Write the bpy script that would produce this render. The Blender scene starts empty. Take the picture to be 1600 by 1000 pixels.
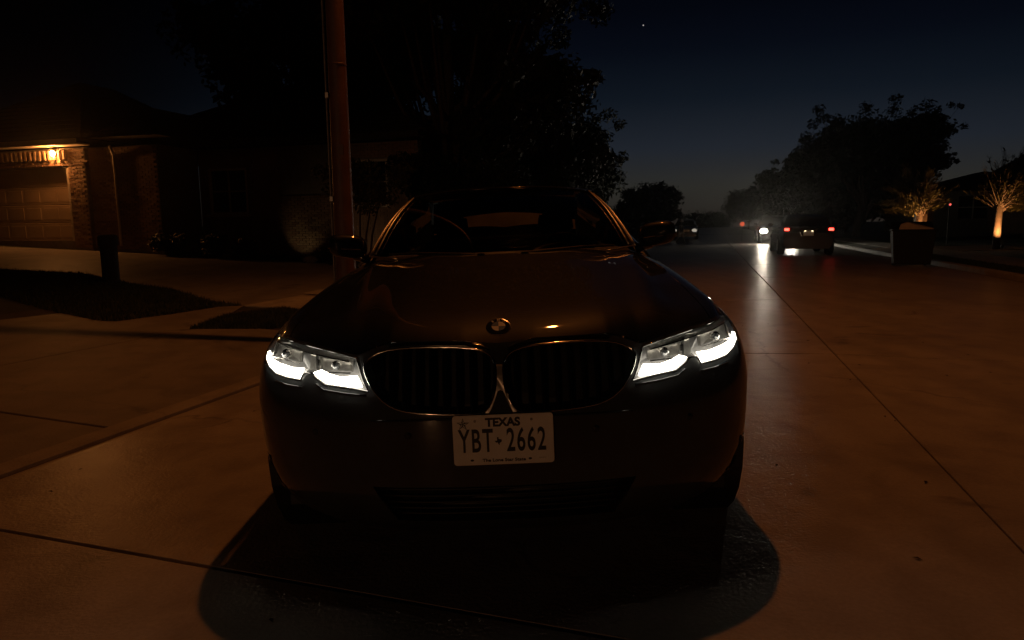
import bpy, bmesh, math, random
from mathutils import Vector, Matrix, Euler
random.seed(7)
R = math.radians
PI = math.pi
C = bpy.context.scene.collection
SC = bpy.context.scene

# ------------------------------------------------------------------ camera, sky, exposure
cam_d = bpy.data.cameras.new('camera'); cam = bpy.data.objects.new('camera', cam_d); C.objects.link(cam)
cam_d.sensor_width = 36.0; cam_d.lens = 36.0 * 1080 / 1600
cam_d.clip_start = 0.05; cam_d.clip_end = 3000
cam.location = (0, 0, 1.17)
cam.rotation_euler = (Matrix.Rotation(R(90 - 7.9), 4, 'X') @ Matrix.Rotation(R(-0.6), 4, 'Z')).to_euler()
SC.camera = cam

world = bpy.data.worlds.new('World'); SC.world = world; world.use_nodes = True
wn = world.node_tree; wn.nodes.clear(); WL = wn.links
w_out = wn.nodes.new('ShaderNodeOutputWorld'); w_bg = wn.nodes.new('ShaderNodeBackground'); w_bg.inputs['Strength'].default_value = 1.0
w_tc = wn.nodes.new('ShaderNodeTexCoord'); w_sep = wn.nodes.new('ShaderNodeSeparateXYZ'); WL.new(w_tc.outputs['Generated'], w_sep.inputs[0])
# last dusk light: grey-warm horizon rising into deep blue, strongest where the sun has set (down the road), fading round the compass
w_el = wn.nodes.new('ShaderNodeValToRGB'); WL.new(w_sep.outputs['Z'], w_el.inputs['Fac'])
def lin(c): return tuple(((k / 255 + .055) / 1.055) ** 2.4 if k > 10.3 else k / 255 / 12.92 for k in c) + (1,)
SKY = [(0, (36, 31, 27)), (.02, (40, 37, 33)), (.046, (44, 43, 39)), (.10, (31, 36, 44)), (.165, (15, 22, 31)), (.225, (6, 10.5, 20)), (.275, (2.6, 5.2, 13)), (.6, (1.5, 3, 8)), (1, (1, 2, 5))]
el = w_el.color_ramp.elements
while len(el) < len(SKY): el.new(.5)
for e, (p_, c_) in zip(el, SKY): e.position = p_
for e, (p_, c_) in zip(el, SKY): e.color = lin(c_)
w_dot = wn.nodes.new('ShaderNodeVectorMath'); w_dot.operation = 'DOT_PRODUCT'; w_dot.inputs[1].default_value = (math.sin(R(17)), math.cos(R(17)), 0)
WL.new(w_tc.outputs['Generated'], w_dot.inputs[0])
w_az = wn.nodes.new('ShaderNodeMapRange'); w_az.interpolation_type = 'SMOOTHSTEP'
w_az.inputs['From Min'].default_value = .62; w_az.inputs['From Max'].default_value = 1.02; w_az.inputs['To Min'].default_value = .04; w_az.inputs['To Max'].default_value = 1.0
WL.new(w_dot.outputs['Value'], w_az.inputs['Value'])
w_mul = wn.nodes.new('ShaderNodeMix'); w_mul.data_type = 'RGBA'; w_mul.blend_type = 'MULTIPLY'; w_mul.inputs['Factor'].default_value = 1
WL.new(w_el.outputs['Color'], w_mul.inputs['A']); WL.new(w_az.outputs['Result'], w_mul.inputs['B'])
WL.new(w_mul.outputs['Result'], w_bg.inputs[0]); WL.new(w_bg.outputs[0], w_out.inputs[0])
SC.view_settings.view_transform = 'Standard'; SC.view_settings.look = 'None'
SC.view_settings.exposure = 0.0; SC.view_settings.gamma = 1.0
SC.view_settings.use_curve_mapping = False
SC.cycles.use_denoising = True
SC.cycles.max_bounces = 8; SC.cycles.transparent_max_bounces = 24
SC.cycles.sample_clamp_indirect = 4.0

# ------------------------------------------------------------------ frames and terrain
A = R(15.8)                                   # heading of the road against the camera's
RD = Vector((math.sin(A), math.cos(A), 0)); RN = Vector((math.cos(A), -math.sin(A), 0))
CROWN, GUT_L, GUT_R = 1.08, -3.5, 5.6
def gz_v(v):
    if v < -30: return -.11 + .05 * 26.5
    if v < GUT_L: return -.11 + .05 * (GUT_L - v)
    if v > 40: return .02 + .03 * 34.4
    if v > GUT_R: return .02 + .03 * (v - GUT_R)
    return .034 - (.0314 * (CROWN - v) if v < CROWN else .006 * (v - CROWN))
def uv_of(x, y): return (x * RD.x + y * RD.y, x * RN.x + y * RN.y)
def gz(x, y): return gz_v(uv_of(x, y)[1])
def at(u, v, dz=0): p = RD * u + RN * v; return Vector((p.x, p.y, gz_v(v) + dz))

# ------------------------------------------------------------------ mesh helpers
class MB:
    def __init__(s): s.v = []; s.f = []
    def add(s, vs, fs):
        o = len(s.v); s.v += [tuple(p) for p in vs]; s.f += [tuple(i + o for i in f) for f in fs]; return s
    def box(s, c, d, rot=None, taper=1.0):
        hx, hy, hz = d[0] / 2, d[1] / 2, d[2] / 2
        vs = []
        for z, t in ((-hz, 1.0), (hz, taper)):
            for x, y in ((-hx, -hy), (hx, -hy), (hx, hy), (-hx, hy)):
                p = Vector((x * t, y * t, z))
                if rot: p.rotate(rot)
                vs.append(p + Vector(c))
        return s.add(vs, [(3, 2, 1, 0), (4, 5, 6, 7), (0, 1, 5, 4), (1, 2, 6, 5), (2, 3, 7, 6), (3, 0, 4, 7)])
    def tube(s, pts, rad, n=8, closed=False, cap=True):
        pts = [Vector(p) for p in pts]; m = len(pts)
        rads = rad if isinstance(rad, (list, tuple)) else [rad] * m
        vs = []; ref = None
        for i, p in enumerate(pts):
            a = pts[(i - 1) % m] if (closed or i > 0) else p
            b = pts[(i + 1) % m] if (closed or i < m - 1) else p
            t = (b - a).normalized()
            if ref is None: ref = t.orthogonal().normalized()
            ref = (ref - t * ref.dot(t))
            ref = ref.normalized() if ref.length > 1e-6 else t.orthogonal().normalized()
            bi = t.cross(ref)
            for k in range(n):
                q = 2 * PI * k / n
                vs.append(p + (ref * math.cos(q) + bi * math.sin(q)) * rads[i])
        fs = []
        for i in range(m if closed else m - 1):
            j = (i + 1) % m
            for k in range(n):
                l = (k + 1) % n; fs.append((i * n + k, i * n + l, j * n + l, j * n + k))
        if cap and not closed:
            fs.append(tuple(range(n - 1, -1, -1))); fs.append(tuple((m - 1) * n + k for k in range(n)))
        return s.add(vs, fs)
    def lathe(s, prof, c=(0, 0, 0), n=20, M=None):
        vs = []; fs = []
        for r, z in prof:
            for k in range(n):
                q = 2 * PI * k / n; p = Vector((r * math.cos(q), r * math.sin(q), z))
                if M: p = M @ p
                vs.append(p + Vector(c))
        for i in range(len(prof) - 1):
            for k in range(n):
                l = (k + 1) % n; fs.append((i * n + k, i * n + l, (i + 1) * n + l, (i + 1) * n + k))
        fs.append(tuple(range(n - 1, -1, -1))); fs.append(tuple((len(prof) - 1) * n + k for k in range(n)))
        return s.add(vs, fs)
    def grid(s, rows, flip=False):
        n = len(rows[0]); vs = [p for r in rows for p in r]; fs = []
        for i in range(len(rows) - 1):
            for j in range(n - 1):
                q = (i * n + j, i * n + j + 1, (i + 1) * n + j + 1, (i + 1) * n + j)
                fs.append(q[::-1] if flip else q)
        return s.add(vs, fs)
    def prism(s, poly, vec):
        n = len(poly); vec = Vector(vec); vs = [Vector(p) for p in poly] + [Vector(p) + vec for p in poly]
        fs = [tuple(range(n))[::-1], tuple(range(n, 2 * n))] + [(i, (i + 1) % n, n + (i + 1) % n, n + i) for i in range(n)]
        return s.add(vs, fs)
    def mirrored(s):
        m = MB(); m.v = [(-x, y, z) for x, y, z in s.v]; m.f = [f[::-1] for f in s.f]; return m
    def both(s):
        m = MB(); m.add(s.v, s.f); k = s.mirrored(); m.add(k.v, k.f); return m
    def data(s, name, mat, smooth=False, bevel=0, weld=False, seg=2):
        me = bpy.data.meshes.new(name); me.from_pydata(s.v, [], s.f)
        bm = bmesh.new(); bm.from_mesh(me)
        if weld: bmesh.ops.remove_doubles(bm, verts=bm.verts, dist=1e-5)
        bmesh.ops.recalc_face_normals(bm, faces=bm.faces)
        if bevel:
            ed = [e for e in bm.edges if e.is_manifold and e.calc_face_angle(0) > .5]
            bmesh.ops.bevel(bm, geom=ed, offset=bevel, segments=seg, affect='EDGES', clamp_overlap=True)
        bm.to_mesh(me); bm.free()
        if smooth: me.polygons.foreach_set('use_smooth', [True] * len(me.polygons))
        for k in (mat if isinstance(mat, list) else [mat]): me.materials.append(k)
        return me
    def build(s, name, mat, parent=None, **kw):
        return link(name, s.data(name, mat, **kw), parent)
def link(name, me, parent=None, loc=None, rot=None):
    o = bpy.data.objects.new(name, me); C.objects.link(o)
    if parent: o.parent = parent
    if loc is not None: o.location = loc
    if rot is not None: o.rotation_euler = rot
    return o
def tag(o, label, cat, group=None):
    o['label'] = label; o['category'] = cat
    if group: o['group'] = group
    return o
def thing(name, label, cat, loc=(0, 0, 0), rz=0, group=None):
    o = bpy.data.objects.new(name, None); C.objects.link(o); o.empty_display_size = .2
    o.location = loc; o.rotation_euler = (0, 0, rz); return tag(o, label, cat, group)
def structure(o, kind='structure'): o['kind'] = kind; return o

# ------------------------------------------------------------------ materials
MATS = {}
def mat(name, col, rough=.5, metal=0., noise=.15, scale=8., bump=0., bscale=60., coat=0., spec=.5, trans=0., emit=None, estr=0.):
    if name in MATS: return MATS[name]
    m = bpy.data.materials.new(name); m.use_nodes = True; nt = m.node_tree; N = nt.nodes; L = nt.links
    b = N['Principled BSDF']
    g = N.new('ShaderNodeNewGeometry'); no = N.new('ShaderNodeTexNoise'); no.inputs['Scale'].default_value = scale
    no.inputs['Detail'].default_value = 5; L.new(g.outputs['Position'], no.inputs['Vector'])
    cr = N.new('ShaderNodeValToRGB')
    cr.color_ramp.elements[0].position = .3; cr.color_ramp.elements[1].position = .7
    cr.color_ramp.elements[0].color = [c * (1 - noise) for c in col] + [1]
    cr.color_ramp.elements[1].color = [min(1, c * (1 + noise)) for c in col] + [1]
    L.new(no.outputs['Fac'], cr.inputs['Fac']); L.new(cr.outputs['Color'], b.inputs['Base Color'])
    mr = N.new('ShaderNodeMapRange'); mr.inputs['To Min'].default_value = max(.02, rough * .85); mr.inputs['To Max'].default_value = min(1, rough * 1.15)
    L.new(no.outputs['Fac'], mr.inputs['Value']); L.new(mr.outputs['Result'], b.inputs['Roughness'])
    b.inputs['Metallic'].default_value = metal; b.inputs['Coat Weight'].default_value = coat; b.inputs['Coat Roughness'].default_value = .03
    b.inputs['Specular IOR Level'].default_value = spec; b.inputs['Transmission Weight'].default_value = trans
    if bump:
        n2 = N.new('ShaderNodeTexNoise'); n2.inputs['Scale'].default_value = bscale; n2.inputs['Detail'].default_value = 6
        L.new(g.outputs['Position'], n2.inputs['Vector'])
        bp = N.new('ShaderNodeBump'); bp.inputs['Strength'].default_value = bump; bp.inputs['Distance'].default_value = .02
        L.new(n2.outputs['Fac'], bp.inputs['Height']); L.new(bp.outputs['Normal'], b.inputs['Normal'])
    if emit: b.inputs['Emission Color'].default_value = (*emit, 1); b.inputs['Emission Strength'].default_value = estr
    MATS[name] = m; return m
def concrete(name, col, rough=.55, streak=True):
    m = bpy.data.materials.new(name); m.use_nodes = True; nt = m.node_tree; N = nt.nodes; L = nt.links; b = N['Principled BSDF']
    g = N.new('ShaderNodeNewGeometry')
    def noise(s, d=6, dist=0):
        n = N.new('ShaderNodeTexNoise'); n.inputs['Scale'].default_value = s; n.inputs['Detail'].default_value = d; n.inputs['Distortion'].default_value = dist
        L.new(g.outputs['Position'], n.inputs['Vector']); return n
    big, mid, fine = noise(.55, 4, .6), noise(3.5, 6, .4), noise(70, 5)
    def ramp(n, p0, p1, c0, c1):
        r = N.new('ShaderNodeValToRGB'); e = r.color_ramp.elements
        e[0].position = p0; e[1].position = p1; e[0].color = (*c0, 1); e[1].color = (*c1, 1); L.new(n.outputs['Fac'], r.inputs['Fac']); return r
    def mul(a, bb, f=1.):
        x = N.new('ShaderNodeMix'); x.data_type = 'RGBA'; x.blend_type = 'MULTIPLY'; x.inputs['Factor'].default_value = f
        L.new(a, x.inputs['A']); L.new(bb, x.inputs['B']); return x.outputs['Result']
    c = ramp(big, .3, .75, [k * .86 for k in col], [k * 1.12 for k in col]).outputs[0]
    c = mul(c, ramp(mid, .34, .58, (.70, .69, .68), (1, 1, 1)).outputs[0], .7)
    c = mul(c, ramp(fine, .3, .7, (.82, .82, .82), (1, 1, 1)).outputs[0], .8)
    st = noise(1.3, 3, 1.6); c = mul(c, ramp(st, .26, .34, (.45, .44, .43), (1, 1, 1)).outputs[0], .7)
    # tyre-polished lanes run with the road; hairline cracks; sparse drips
    mp = N.new('ShaderNodeMapping'); mp.inputs['Rotation'].default_value = (0, 0, A); mp.inputs['Scale'].default_value = (2.6, .10, 1); L.new(g.outputs['Position'], mp.inputs['Vector'])
    ln = N.new('ShaderNodeTexNoise'); ln.inputs['Scale'].default_value = 1.0; ln.inputs['Detail'].default_value = 5; L.new(mp.outputs[0], ln.inputs['Vector'])
    c = mul(c, ramp(ln, .36, .62, (.78, .77, .76), (1.0, 1.0, 1.0)).outputs[0], .7)
    wob = N.new('ShaderNodeMix'); wob.data_type = 'VECTOR'; wob.inputs['Factor'].default_value = .22; L.new(g.outputs['Position'], wob.inputs['A']); L.new(mid.outputs['Color'], wob.inputs['B'])
    vo = N.new('ShaderNodeTexVoronoi'); vo.feature = 'DISTANCE_TO_EDGE'; vo.inputs['Scale'].default_value = .42; L.new(wob.outputs['Result'], vo.inputs['Vector'])
    ck = N.new('ShaderNodeValToRGB'); ck.color_ramp.elements[0].position = .0; ck.color_ramp.elements[0].color = (.45, .44, .43, 1); ck.color_ramp.elements[1].position = .006; L.new(vo.outputs['Distance'], ck.inputs['Fac'])
    gate = ramp(big, .50, .60, (0, 0, 0), (1, 1, 1)); ckm = N.new('ShaderNodeMix'); ckm.data_type = 'RGBA'; L.new(gate.outputs[0], ckm.inputs['Factor']); ckm.inputs['A'].default_value = (1, 1, 1, 1); L.new(ck.outputs[0], ckm.inputs['B'])
    c = mul(c, ckm.outputs['Result'], .8)
    v2 = N.new('ShaderNodeTexVoronoi'); v2.inputs['Scale'].default_value = 1.7; v2.inputs['Randomness'].default_value = 1; L.new(wob.outputs['Result'], v2.inputs['Vector'])
    dr = N.new('ShaderNodeValToRGB'); dr.color_ramp.elements[0].position = .04; dr.color_ramp.elements[0].color = (.38, .37, .36, 1); dr.color_ramp.elements[1].position = .10; L.new(v2.outputs['Distance'], dr.inputs['Fac'])
    c = mul(c, dr.outputs[0], .6)
    L.new(c, b.inputs['Base Color'])
    rr = N.new('ShaderNodeMapRange'); rr.inputs['To Min'].default_value = rough * .8; rr.inputs['To Max'].default_value = rough * 1.25
    L.new(mid.outputs['Fac'], rr.inputs['Value']); L.new(rr.outputs['Result'], b.inputs['Roughness'])
    und = noise(11, 3); ad0 = N.new('ShaderNodeMath'); ad0.operation = 'MULTIPLY_ADD'; ad0.inputs[1].default_value = .22; L.new(und.outputs['Fac'], ad0.inputs[0]); L.new(mid.outputs['Fac'], ad0.inputs[2])
    add = N.new('ShaderNodeMath'); add.operation = 'MULTIPLY_ADD'; add.inputs[1].default_value = .35
    L.new(fine.outputs['Fac'], add.inputs[0]); L.new(ad0.outputs[0], add.inputs[2])
    bp = N.new('ShaderNodeBump'); bp.inputs['Strength'].default_value = .4; bp.inputs['Distance'].default_value = .018; b.inputs['IOR'].default_value = 1.2; b.inputs['Specular IOR Level'].default_value = .3
    L.new(add.outputs[0], bp.inputs['Height']); L.new(bp.outputs['Normal'], b.inputs['Normal'])
    return m
def emitter(name, col, s):
    m = bpy.data.materials.new(name); m.use_nodes = True; nt = m.node_tree; nt.nodes.clear()
    o = nt.nodes.new('ShaderNodeOutputMaterial'); e = nt.nodes.new('ShaderNodeEmission')
    e.inputs[0].default_value = (*col, 1); e.inputs[1].default_value = s; nt.links.new(e.outputs[0], o.inputs[0]); return m
def glass(name, tint, rough=.01, ior=1.5, boost=1.):
    m = bpy.data.materials.new(name); m.use_nodes = True; nt = m.node_tree; nt.nodes.clear(); N = nt.nodes; L = nt.links
    o = N.new('ShaderNodeOutputMaterial'); t = N.new('ShaderNodeBsdfTransparent'); t.inputs[0].default_value = (*tint, 1)
    gl = N.new('ShaderNodeBsdfGlossy'); gl.inputs['Roughness'].default_value = rough
    fr = N.new('ShaderNodeFresnel'); fr.inputs['IOR'].default_value = ior
    mx = N.new('ShaderNodeMixShader'); L.new(fr.outputs[0], mx.inputs[0]); L.new(t.outputs[0], mx.inputs[1]); L.new(gl.outputs[0], mx.inputs[2])
    L.new(mx.outputs[0], o.inputs[0]); return m

M_ROAD = concrete('road_concrete', (.40, .365, .33), .33)
M_APRON = concrete('apron_concrete', (.27, .25, .23), .6)
M_WALK = concrete('sidewalk_concrete', (.46, .43, .39), .65)
M_CURB = concrete('curb_concrete', (.36, .33, .30), .65)
M_BED = mat('joint_filler', (.05, .04, .035), .9, bump=.3)
M_LAWN = mat('lawn_soil', (.035, .04, .016), .95, noise=.4, scale=3, bump=.6, bscale=40)
M_GRASS = mat('grass_blades', (.04, .055, .018), .7, noise=.4, scale=5)
M_MULCH = mat('mulch', (.035, .022, .014), .95, noise=.5, scale=12, bump=.8, bscale=30)
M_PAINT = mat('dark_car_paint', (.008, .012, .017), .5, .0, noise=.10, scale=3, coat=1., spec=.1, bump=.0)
M_BUMP = mat('bumper_glow_paint', (.036, .040, .043), .6, .0, noise=.25, scale=5, coat=.8, spec=.1)  # paler than the body paint to stand in for running-light glow
M_CAR2 = mat('plain_car_paint', (.02, .02, .022), .4, .2, noise=.1, coat=1.)
M_PLASTIC = mat('black_plastic', (.012, .012, .012), .5, noise=.2, scale=40, bump=.08, bscale=300)
M_PIANO = mat('gloss_black_trim', (.006, .006, .006), .12, noise=.1, coat=1.)
M_RUBBER = mat('tyre_rubber', (.014, .014, .014), .8, noise=.2, scale=30, bump=.2, bscale=120)
M_CHROME = mat('chrome', (.62, .61, .60), .13, 1., noise=.08, scale=20)
M_DCHROME = mat('smoked_chrome', (.20, .195, .19), .22, 1., noise=.12, scale=20)
M_LINE = mat('trim_and_highlight_metal', (.72, .68, .62), .36, 1., noise=.08, scale=20)
M_SATIN = mat('satin_alloy', (.45, .44, .43), .32, 1., noise=.1, scale=20)
M_HOUSING = mat('lamp_housing_silver', (.42, .41, .39), .38, .85, noise=.2, scale=60)
M_HDARK = mat('lamp_housing_dark', (.24, .24, .245), .5, .3, noise=.2, scale=50)
M_LENSBALL = mat('projector_lens', (.06, .065, .07), .06, .3, noise=.1, coat=1.)
M_CLEAR = glass('headlight_lens', (.93, .94, .95), .02, 1.38)
M_WIND = glass('windscreen_glass', (.26, .28, .27), .008, 1.5)
M_SIDEG = glass('side_window_glass', (.03, .033, .033), .01, 1.5)
M_DRL = emitter('running_light', (1., .90, .72), 11)
M_PLATE = mat('plate_white', (.86, .85, .82), .42, noise=.05, scale=25, bump=.03, bscale=200)
M_INK = mat('plate_ink', (.012, .011, .012), .45, noise=.1)
M_SEAT = mat('dark_leather', (.03, .027, .025), .55, noise=.2, scale=20, bump=.15, bscale=90)
M_DASH = mat('dash_vinyl', (.06, .05, .042), .6, noise=.15, scale=20, bump=.1, bscale=150)
M_TAN = mat('lit_binnacle_tan', (.45, .36, .26), .8, noise=.1)
M_BLUE = mat('emblem_blue', (.02, .10, .30), .25, noise=.05, coat=1.)
M_WHITE = mat('emblem_white', (.75, .75, .74), .25, noise=.04, coat=1.)
M_POLE = mat('rust_brown_paint', (.14, .070, .048), .55, noise=.22, scale=6, bump=.15, bscale=30)
M_STEEL = mat('galvanised_steel', (.32, .31, .30), .45, .8, noise=.2, scale=14)
M_BRICK = mat('tan_brick', (.30, .20, .13), .9, noise=.25, scale=2.2, bump=.4, bscale=60)
M_BRICKD = mat('darker_brick', (.22, .13, .085), .9, noise=.3, scale=3, bump=.4, bscale=60)
M_MORTAR = mat('mortar', (.22, .19, .16), .95, noise=.15, bump=.3)
M_DOOR = mat('garage_door_paint', (.36, .27, .19), .55, noise=.06, scale=3)
M_TRIM = mat('cream_trim_paint', (.55, .49, .41), .55, noise=.08, scale=4)
M_ROOF = mat('roof_shingle', (.04, .034, .03), .9, noise=.4, scale=9, bump=.5, bscale=30)
M_GLASSD = mat('dark_window_glass', (.008, .009, .011), .06, noise=.1, spec=.6)
M_BARK = mat('bark', (.10, .075, .055), .9, noise=.35, scale=14, bump=.8, bscale=40)
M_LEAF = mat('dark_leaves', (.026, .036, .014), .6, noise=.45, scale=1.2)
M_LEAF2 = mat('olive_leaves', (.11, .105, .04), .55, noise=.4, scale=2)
M_BIN = mat('bin_plastic', (.009, .010, .010), .75, noise=.2, scale=20, bump=.1)
M_CARD = mat('cardboard', (.58, .46, .34), .85, noise=.12, scale=9, bump=.1)
M_SKIN = mat('skin', (.35, .22, .16), .6)
M_CLOTH = mat('grey_cloth', (.30, .28, .27), .9, bump=.2)
M_CLOTHD = mat('dark_cloth', (.03, .03, .035), .9, bump=.2)
M_ROCK = mat('pale_rock', (.38, .33, .27), .9, noise=.25, scale=7, bump=.7, bscale=14)

# ------------------------------------------------------------------ street lamp (the light of the whole street)
LAMP = Vector((.55, 7.4, 9.6))
px, py = -1.775, 7.42; pz = gz(px, py)
lamp_t = thing('street_lamp', 'tall rust-brown street lamp pole at the left kerb, its arm reaching over the road', 'street lamp', (px, py, pz))
MB().lathe([(.17, 0), (.17, .04), (.115, .06), (.112, .3), (.105, 1.0), (.098, 2.2), (.086, 4.2), (.072, 7.2), (.066, 9.5), (.05, 9.56)], n=24).build('pole', M_POLE, lamp_t, smooth=True)
for q in range(4):
    MB().lathe([(.018, 0), (.018, .03), (.012, .06)], (.14 * math.cos(q * PI / 2 + .7), .14 * math.sin(q * PI / 2 + .7), .04), n=6).build('bolt', M_STEEL, lamp_t)
a0 = Vector((0, 0, 9.25)); dxl = LAMP.x - px
MB().tube([a0 + Vector((0, 0, -.3)), a0 + Vector((.25, 0, .12)), a0 + Vector((.8, 0, .36)), a0 + Vector((dxl - .3, 0, .46))], .032, 10).build('arm', M_POLE, lamp_t, smooth=True)
head = MB().lathe([(.03, .11), (.13, .10), (.2, .04), (.21, 0), (.19, -.012)], (dxl, 0, 9.63 - pz), n=20).build('lamp_head', M_STEEL, lamp_t, smooth=True)
MB().lathe([(.15, 0), (.13, -.03), (.06, -.05)], (dxl, 0, 9.617 - pz), n=20).build('lamp_lens', emitter('street_lamp_glow', (1, .36, .08), 40), lamp_t, smooth=True)
MB().box((.015, -.103, 2.05), (.07, .006, .11)).build('tag_plate', M_POLE, lamp_t, bevel=.002)
MB().box((.02, -.112, .48), (.10, .012, .17)).build('access_cover', M_POLE, lamp_t, bevel=.003)
for z_ in (1.32, 1.36, 2.9): MB().lathe([(.104 - .004 * z_ * .8, z_), (.108 - .004 * z_ * .8, z_ + .004), (.108 - .004 * z_ * .8, z_ + .016), (.104 - .004 * z_ * .8, z_ + .02)], n=20).build('strap', M_POLE, lamp_t)
cond = MB(); cond.tube([(-.112, -.05, z) for z in (.0, .6, 1.5, 2.6, 3.6, 4.6)], .012, 6)
for z in (.35, 1.05, 1.55, 2.6, 3.9): cond.box((-.105, -.05, z), (.03, .05, .05))
cond.build('conduit', M_STEEL, lamp_t)
ld = bpy.data.lights.new('street_lamp_light', 'SPOT'); ld.energy = 560; ld.color = (1, .275, .05); ld.spot_size = R(126); ld.spot_blend = .62; ld.shadow_soft_size = .11
lo = bpy.data.objects.new('street_lamp_light', ld); C.objects.link(lo); lo.location = LAMP + Vector((0, 0, -.12)); lo.rotation_euler = (RN * .22 + Vector((0, 0, -1))).to_track_quat('-Z', 'Y').to_euler(); lo['kind'] = 'helper'
# added unseen lamp far behind the photographer; its beam lights the plate
def copy_tree(o, parent=None):
    c = o.copy(); C.objects.link(c); c.parent = parent
    for ch in list(o.children): copy_tree(ch, c)
    return c
fill_lamp = copy_tree(lamp_t); fill_lamp.location = at(-85, -3.72); fill_lamp.rotation_euler = (0, 0, -A); fill_lamp['group'] = lamp_t['group'] = 'street lamps'
fill_lamp['label'] = 'added unseen street lamp far behind the photographer, lighting the sedan plate'
l2 = bpy.data.lights.new('street_lamp_light', 'SPOT'); l2.energy = 9000; l2.color = (1, .46, .2); l2.spot_size = R(12); l2.spot_blend = .8; l2.shadow_soft_size = .14  # added light, narrowed onto the sedan's front
lo2 = bpy.data.objects.new('street_lamp_light', l2); C.objects.link(lo2); lo2.location = at(-85, -3.72) + RN * dxl + Vector((0, 0, 9.4)); lo2.rotation_euler = (Vector((0, 3, .5)) - lo2.location).to_track_quat('-Z', 'Y').to_euler(); lo2['kind'] = 'helper'

# ------------------------------------------------------------------ ground, road, kerbs
def strip(name, v0, v1, u0, u1, m, dz=0, nu=1):
    mb = MB(); rows = []
    for i in range(nu + 1):
        u = u0 + (u1 - u0) * i / nu; rows.append([at(u, v0, dz), at(u, v1, dz)])
    mb.grid(rows)
    return structure(mb.build(name, m))
mb = MB(); vs = [-110, -30, -8, GUT_L - .16]
mb.grid([[at(u, v, -.012) for v in vs] for u in (-60, 170)]); structure(mb.build('lawn', M_LAWN))
mb = MB(); vs = [GUT_R + .16, 12, 40, 110]
mb.grid([[at(u, v, -.012) for v in vs] for u in (-60, 170)]); structure(mb.build('lawn', M_LAWN))
road = MB(); road.grid([[at(u, v, -.022) for v in (GUT_L - .2, CROWN, GUT_R + .2)] for u in (-60, 170)])
road = structure(road.build('road', M_BED))
far = MB(); far.grid([[at(u, v, -.003) for v in (GUT_L, CROWN, GUT_R)] for u in (68.9, 170)])
structure(far.build('far_road', M_ROAD))
def slab_poly(name, pts, m, dz, th=.05, parent=None, kind='structure', ch=.008):
    # pts in world xy on one planar side of the street
    P = [Vector((x, y, gz(x, y) + dz)) for x, y in pts]
    mb = MB(); c = sum(P, Vector()) / len(P); n = len(P)
    top = [p + (c - p).normalized() * ch for p in P]; low = [p - Vector((0, 0, ch)) for p in P]; bot = [p - Vector((0, 0, th)) for p in P]
    vs = top + low + bot; fs = [tuple(range(n))]
    for k in (0, n):
        for i in range(n): j = (i + 1) % n; fs.append((k + i, k + j, k + n + j, k + n + i))
    mb.add(vs, fs); o = mb.build(name, m, parent)
    if kind and not parent: o['kind'] = kind
    return o
def uvp(u, v): p = RD * u + RN * v; return (p.x, p.y)
def slab_mesh(v0, v1, L, name, m, n=3):
    mb = MB(); w = v1 - v0; zs = lambda v: gz_v(v0 + v) - gz_v(v0)
    g = .006; c = .007; dp = .05
    def ring(e, d): return [(e, e + 0, zs(e) - d), (w - e, e, zs(w - e) - d), (w - e, L - e, zs(w - e) - d), (e, L - e, zs(e) - d)]
    vs_ = ring(g, dp) + ring(g, c) + ring(g + c, 0)
    fs = [(8, 9, 10, 11)]
    for k in (0, 4):
        for i in range(4): j = (i + 1) % 4; fs.append((k + i, k + j, k + 4 + j, k + 4 + i))
    mb.add(vs_, fs); return mb.data(name, m)
PITCH = 4.36; U0 = 2.02 - 2 * PITCH
for v0, v1 in ((GUT_L, CROWN), (CROWN, GUT_R)):
    me = slab_mesh(v0, v1, PITCH, 'slab', M_ROAD)
    for k in range(17):
        u = U0 + k * PITCH; p = at(u, v0)
        if v0 < 0 and k in (1, 2):      # the joint nearest the camera runs slightly askew
            g_ = .006; sk = ((.12, -.30) if k == 1 else (0, 0)), ((.12, -.30) if k == 2 else (0, 0))
            slab_poly('slab', [uvp(u + sk[1][0] + g_, v0 + g_), uvp(u + PITCH + sk[0][0] - g_, v0 + g_), uvp(u + PITCH + sk[0][1] - g_, v1 - g_), uvp(u + sk[1][1] + g_, v1 - g_)][::-1], M_ROAD, 0, .05, road)
            continue
        o = link('slab', me, road, p + Vector((0, 0, random.uniform(-.0015, .0015))), (0, 0, -A + random.uniform(-.0004, .0004)))
# gutter lip: shallow dark seam, then the kerb / apron edge
def seg_profile(name, prof, u0, u1, m, parent=None, ends=True):
    mb = MB(); n = len(prof); vs = []
    for u in (u0, u1):
        for v, z in prof:
            p = RD * u + RN * v; vs.append((p.x, p.y, z))
    fs = [(i, i + 1, n + i + 1, n + i) for i in range(n - 1)] + [tuple(range(n)), tuple(range(2 * n - 1, n - 1, -1))]
    return mb.add(vs, fs).build(name, m, parent)
zl = gz_v(GUT_L)
left_kerb = structure(seg_profile('kerb', [(GUT_L - .014, zl - .04), (GUT_L - .022, zl + .010), (GUT_L - .05, zl + .022), (GUT_L - .15, zl + .026), (GUT_L - .16, zl - .04)], -8, 6.85, M_CURB))
for k in range(8):
    u0 = 6.86 + k * 7
    structure(seg_profile('kerb', [(GUT_L - .014, zl - .04), (GUT_L - .03, zl + .09), (GUT_L - .05, zl + .112), (GUT_L - .15, zl + .115), (GUT_L - .16, zl - .04)], u0, u0 + 6.99, M_CURB))
zr = gz_v(GUT_R - .001)
for k in range(9):
    u0 = -6 + k * 8
    structure(seg_profile('kerb', [(GUT_R + .014, zr - .04), (GUT_R + .03, zr + .10), (GUT_R + .05, zr + .122), (GUT_R + .17, zr + .125), (GUT_R + .18, zr - .04)], u0, u0 + 7.99, M_CURB))
vE = GUT_L - .175
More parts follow.
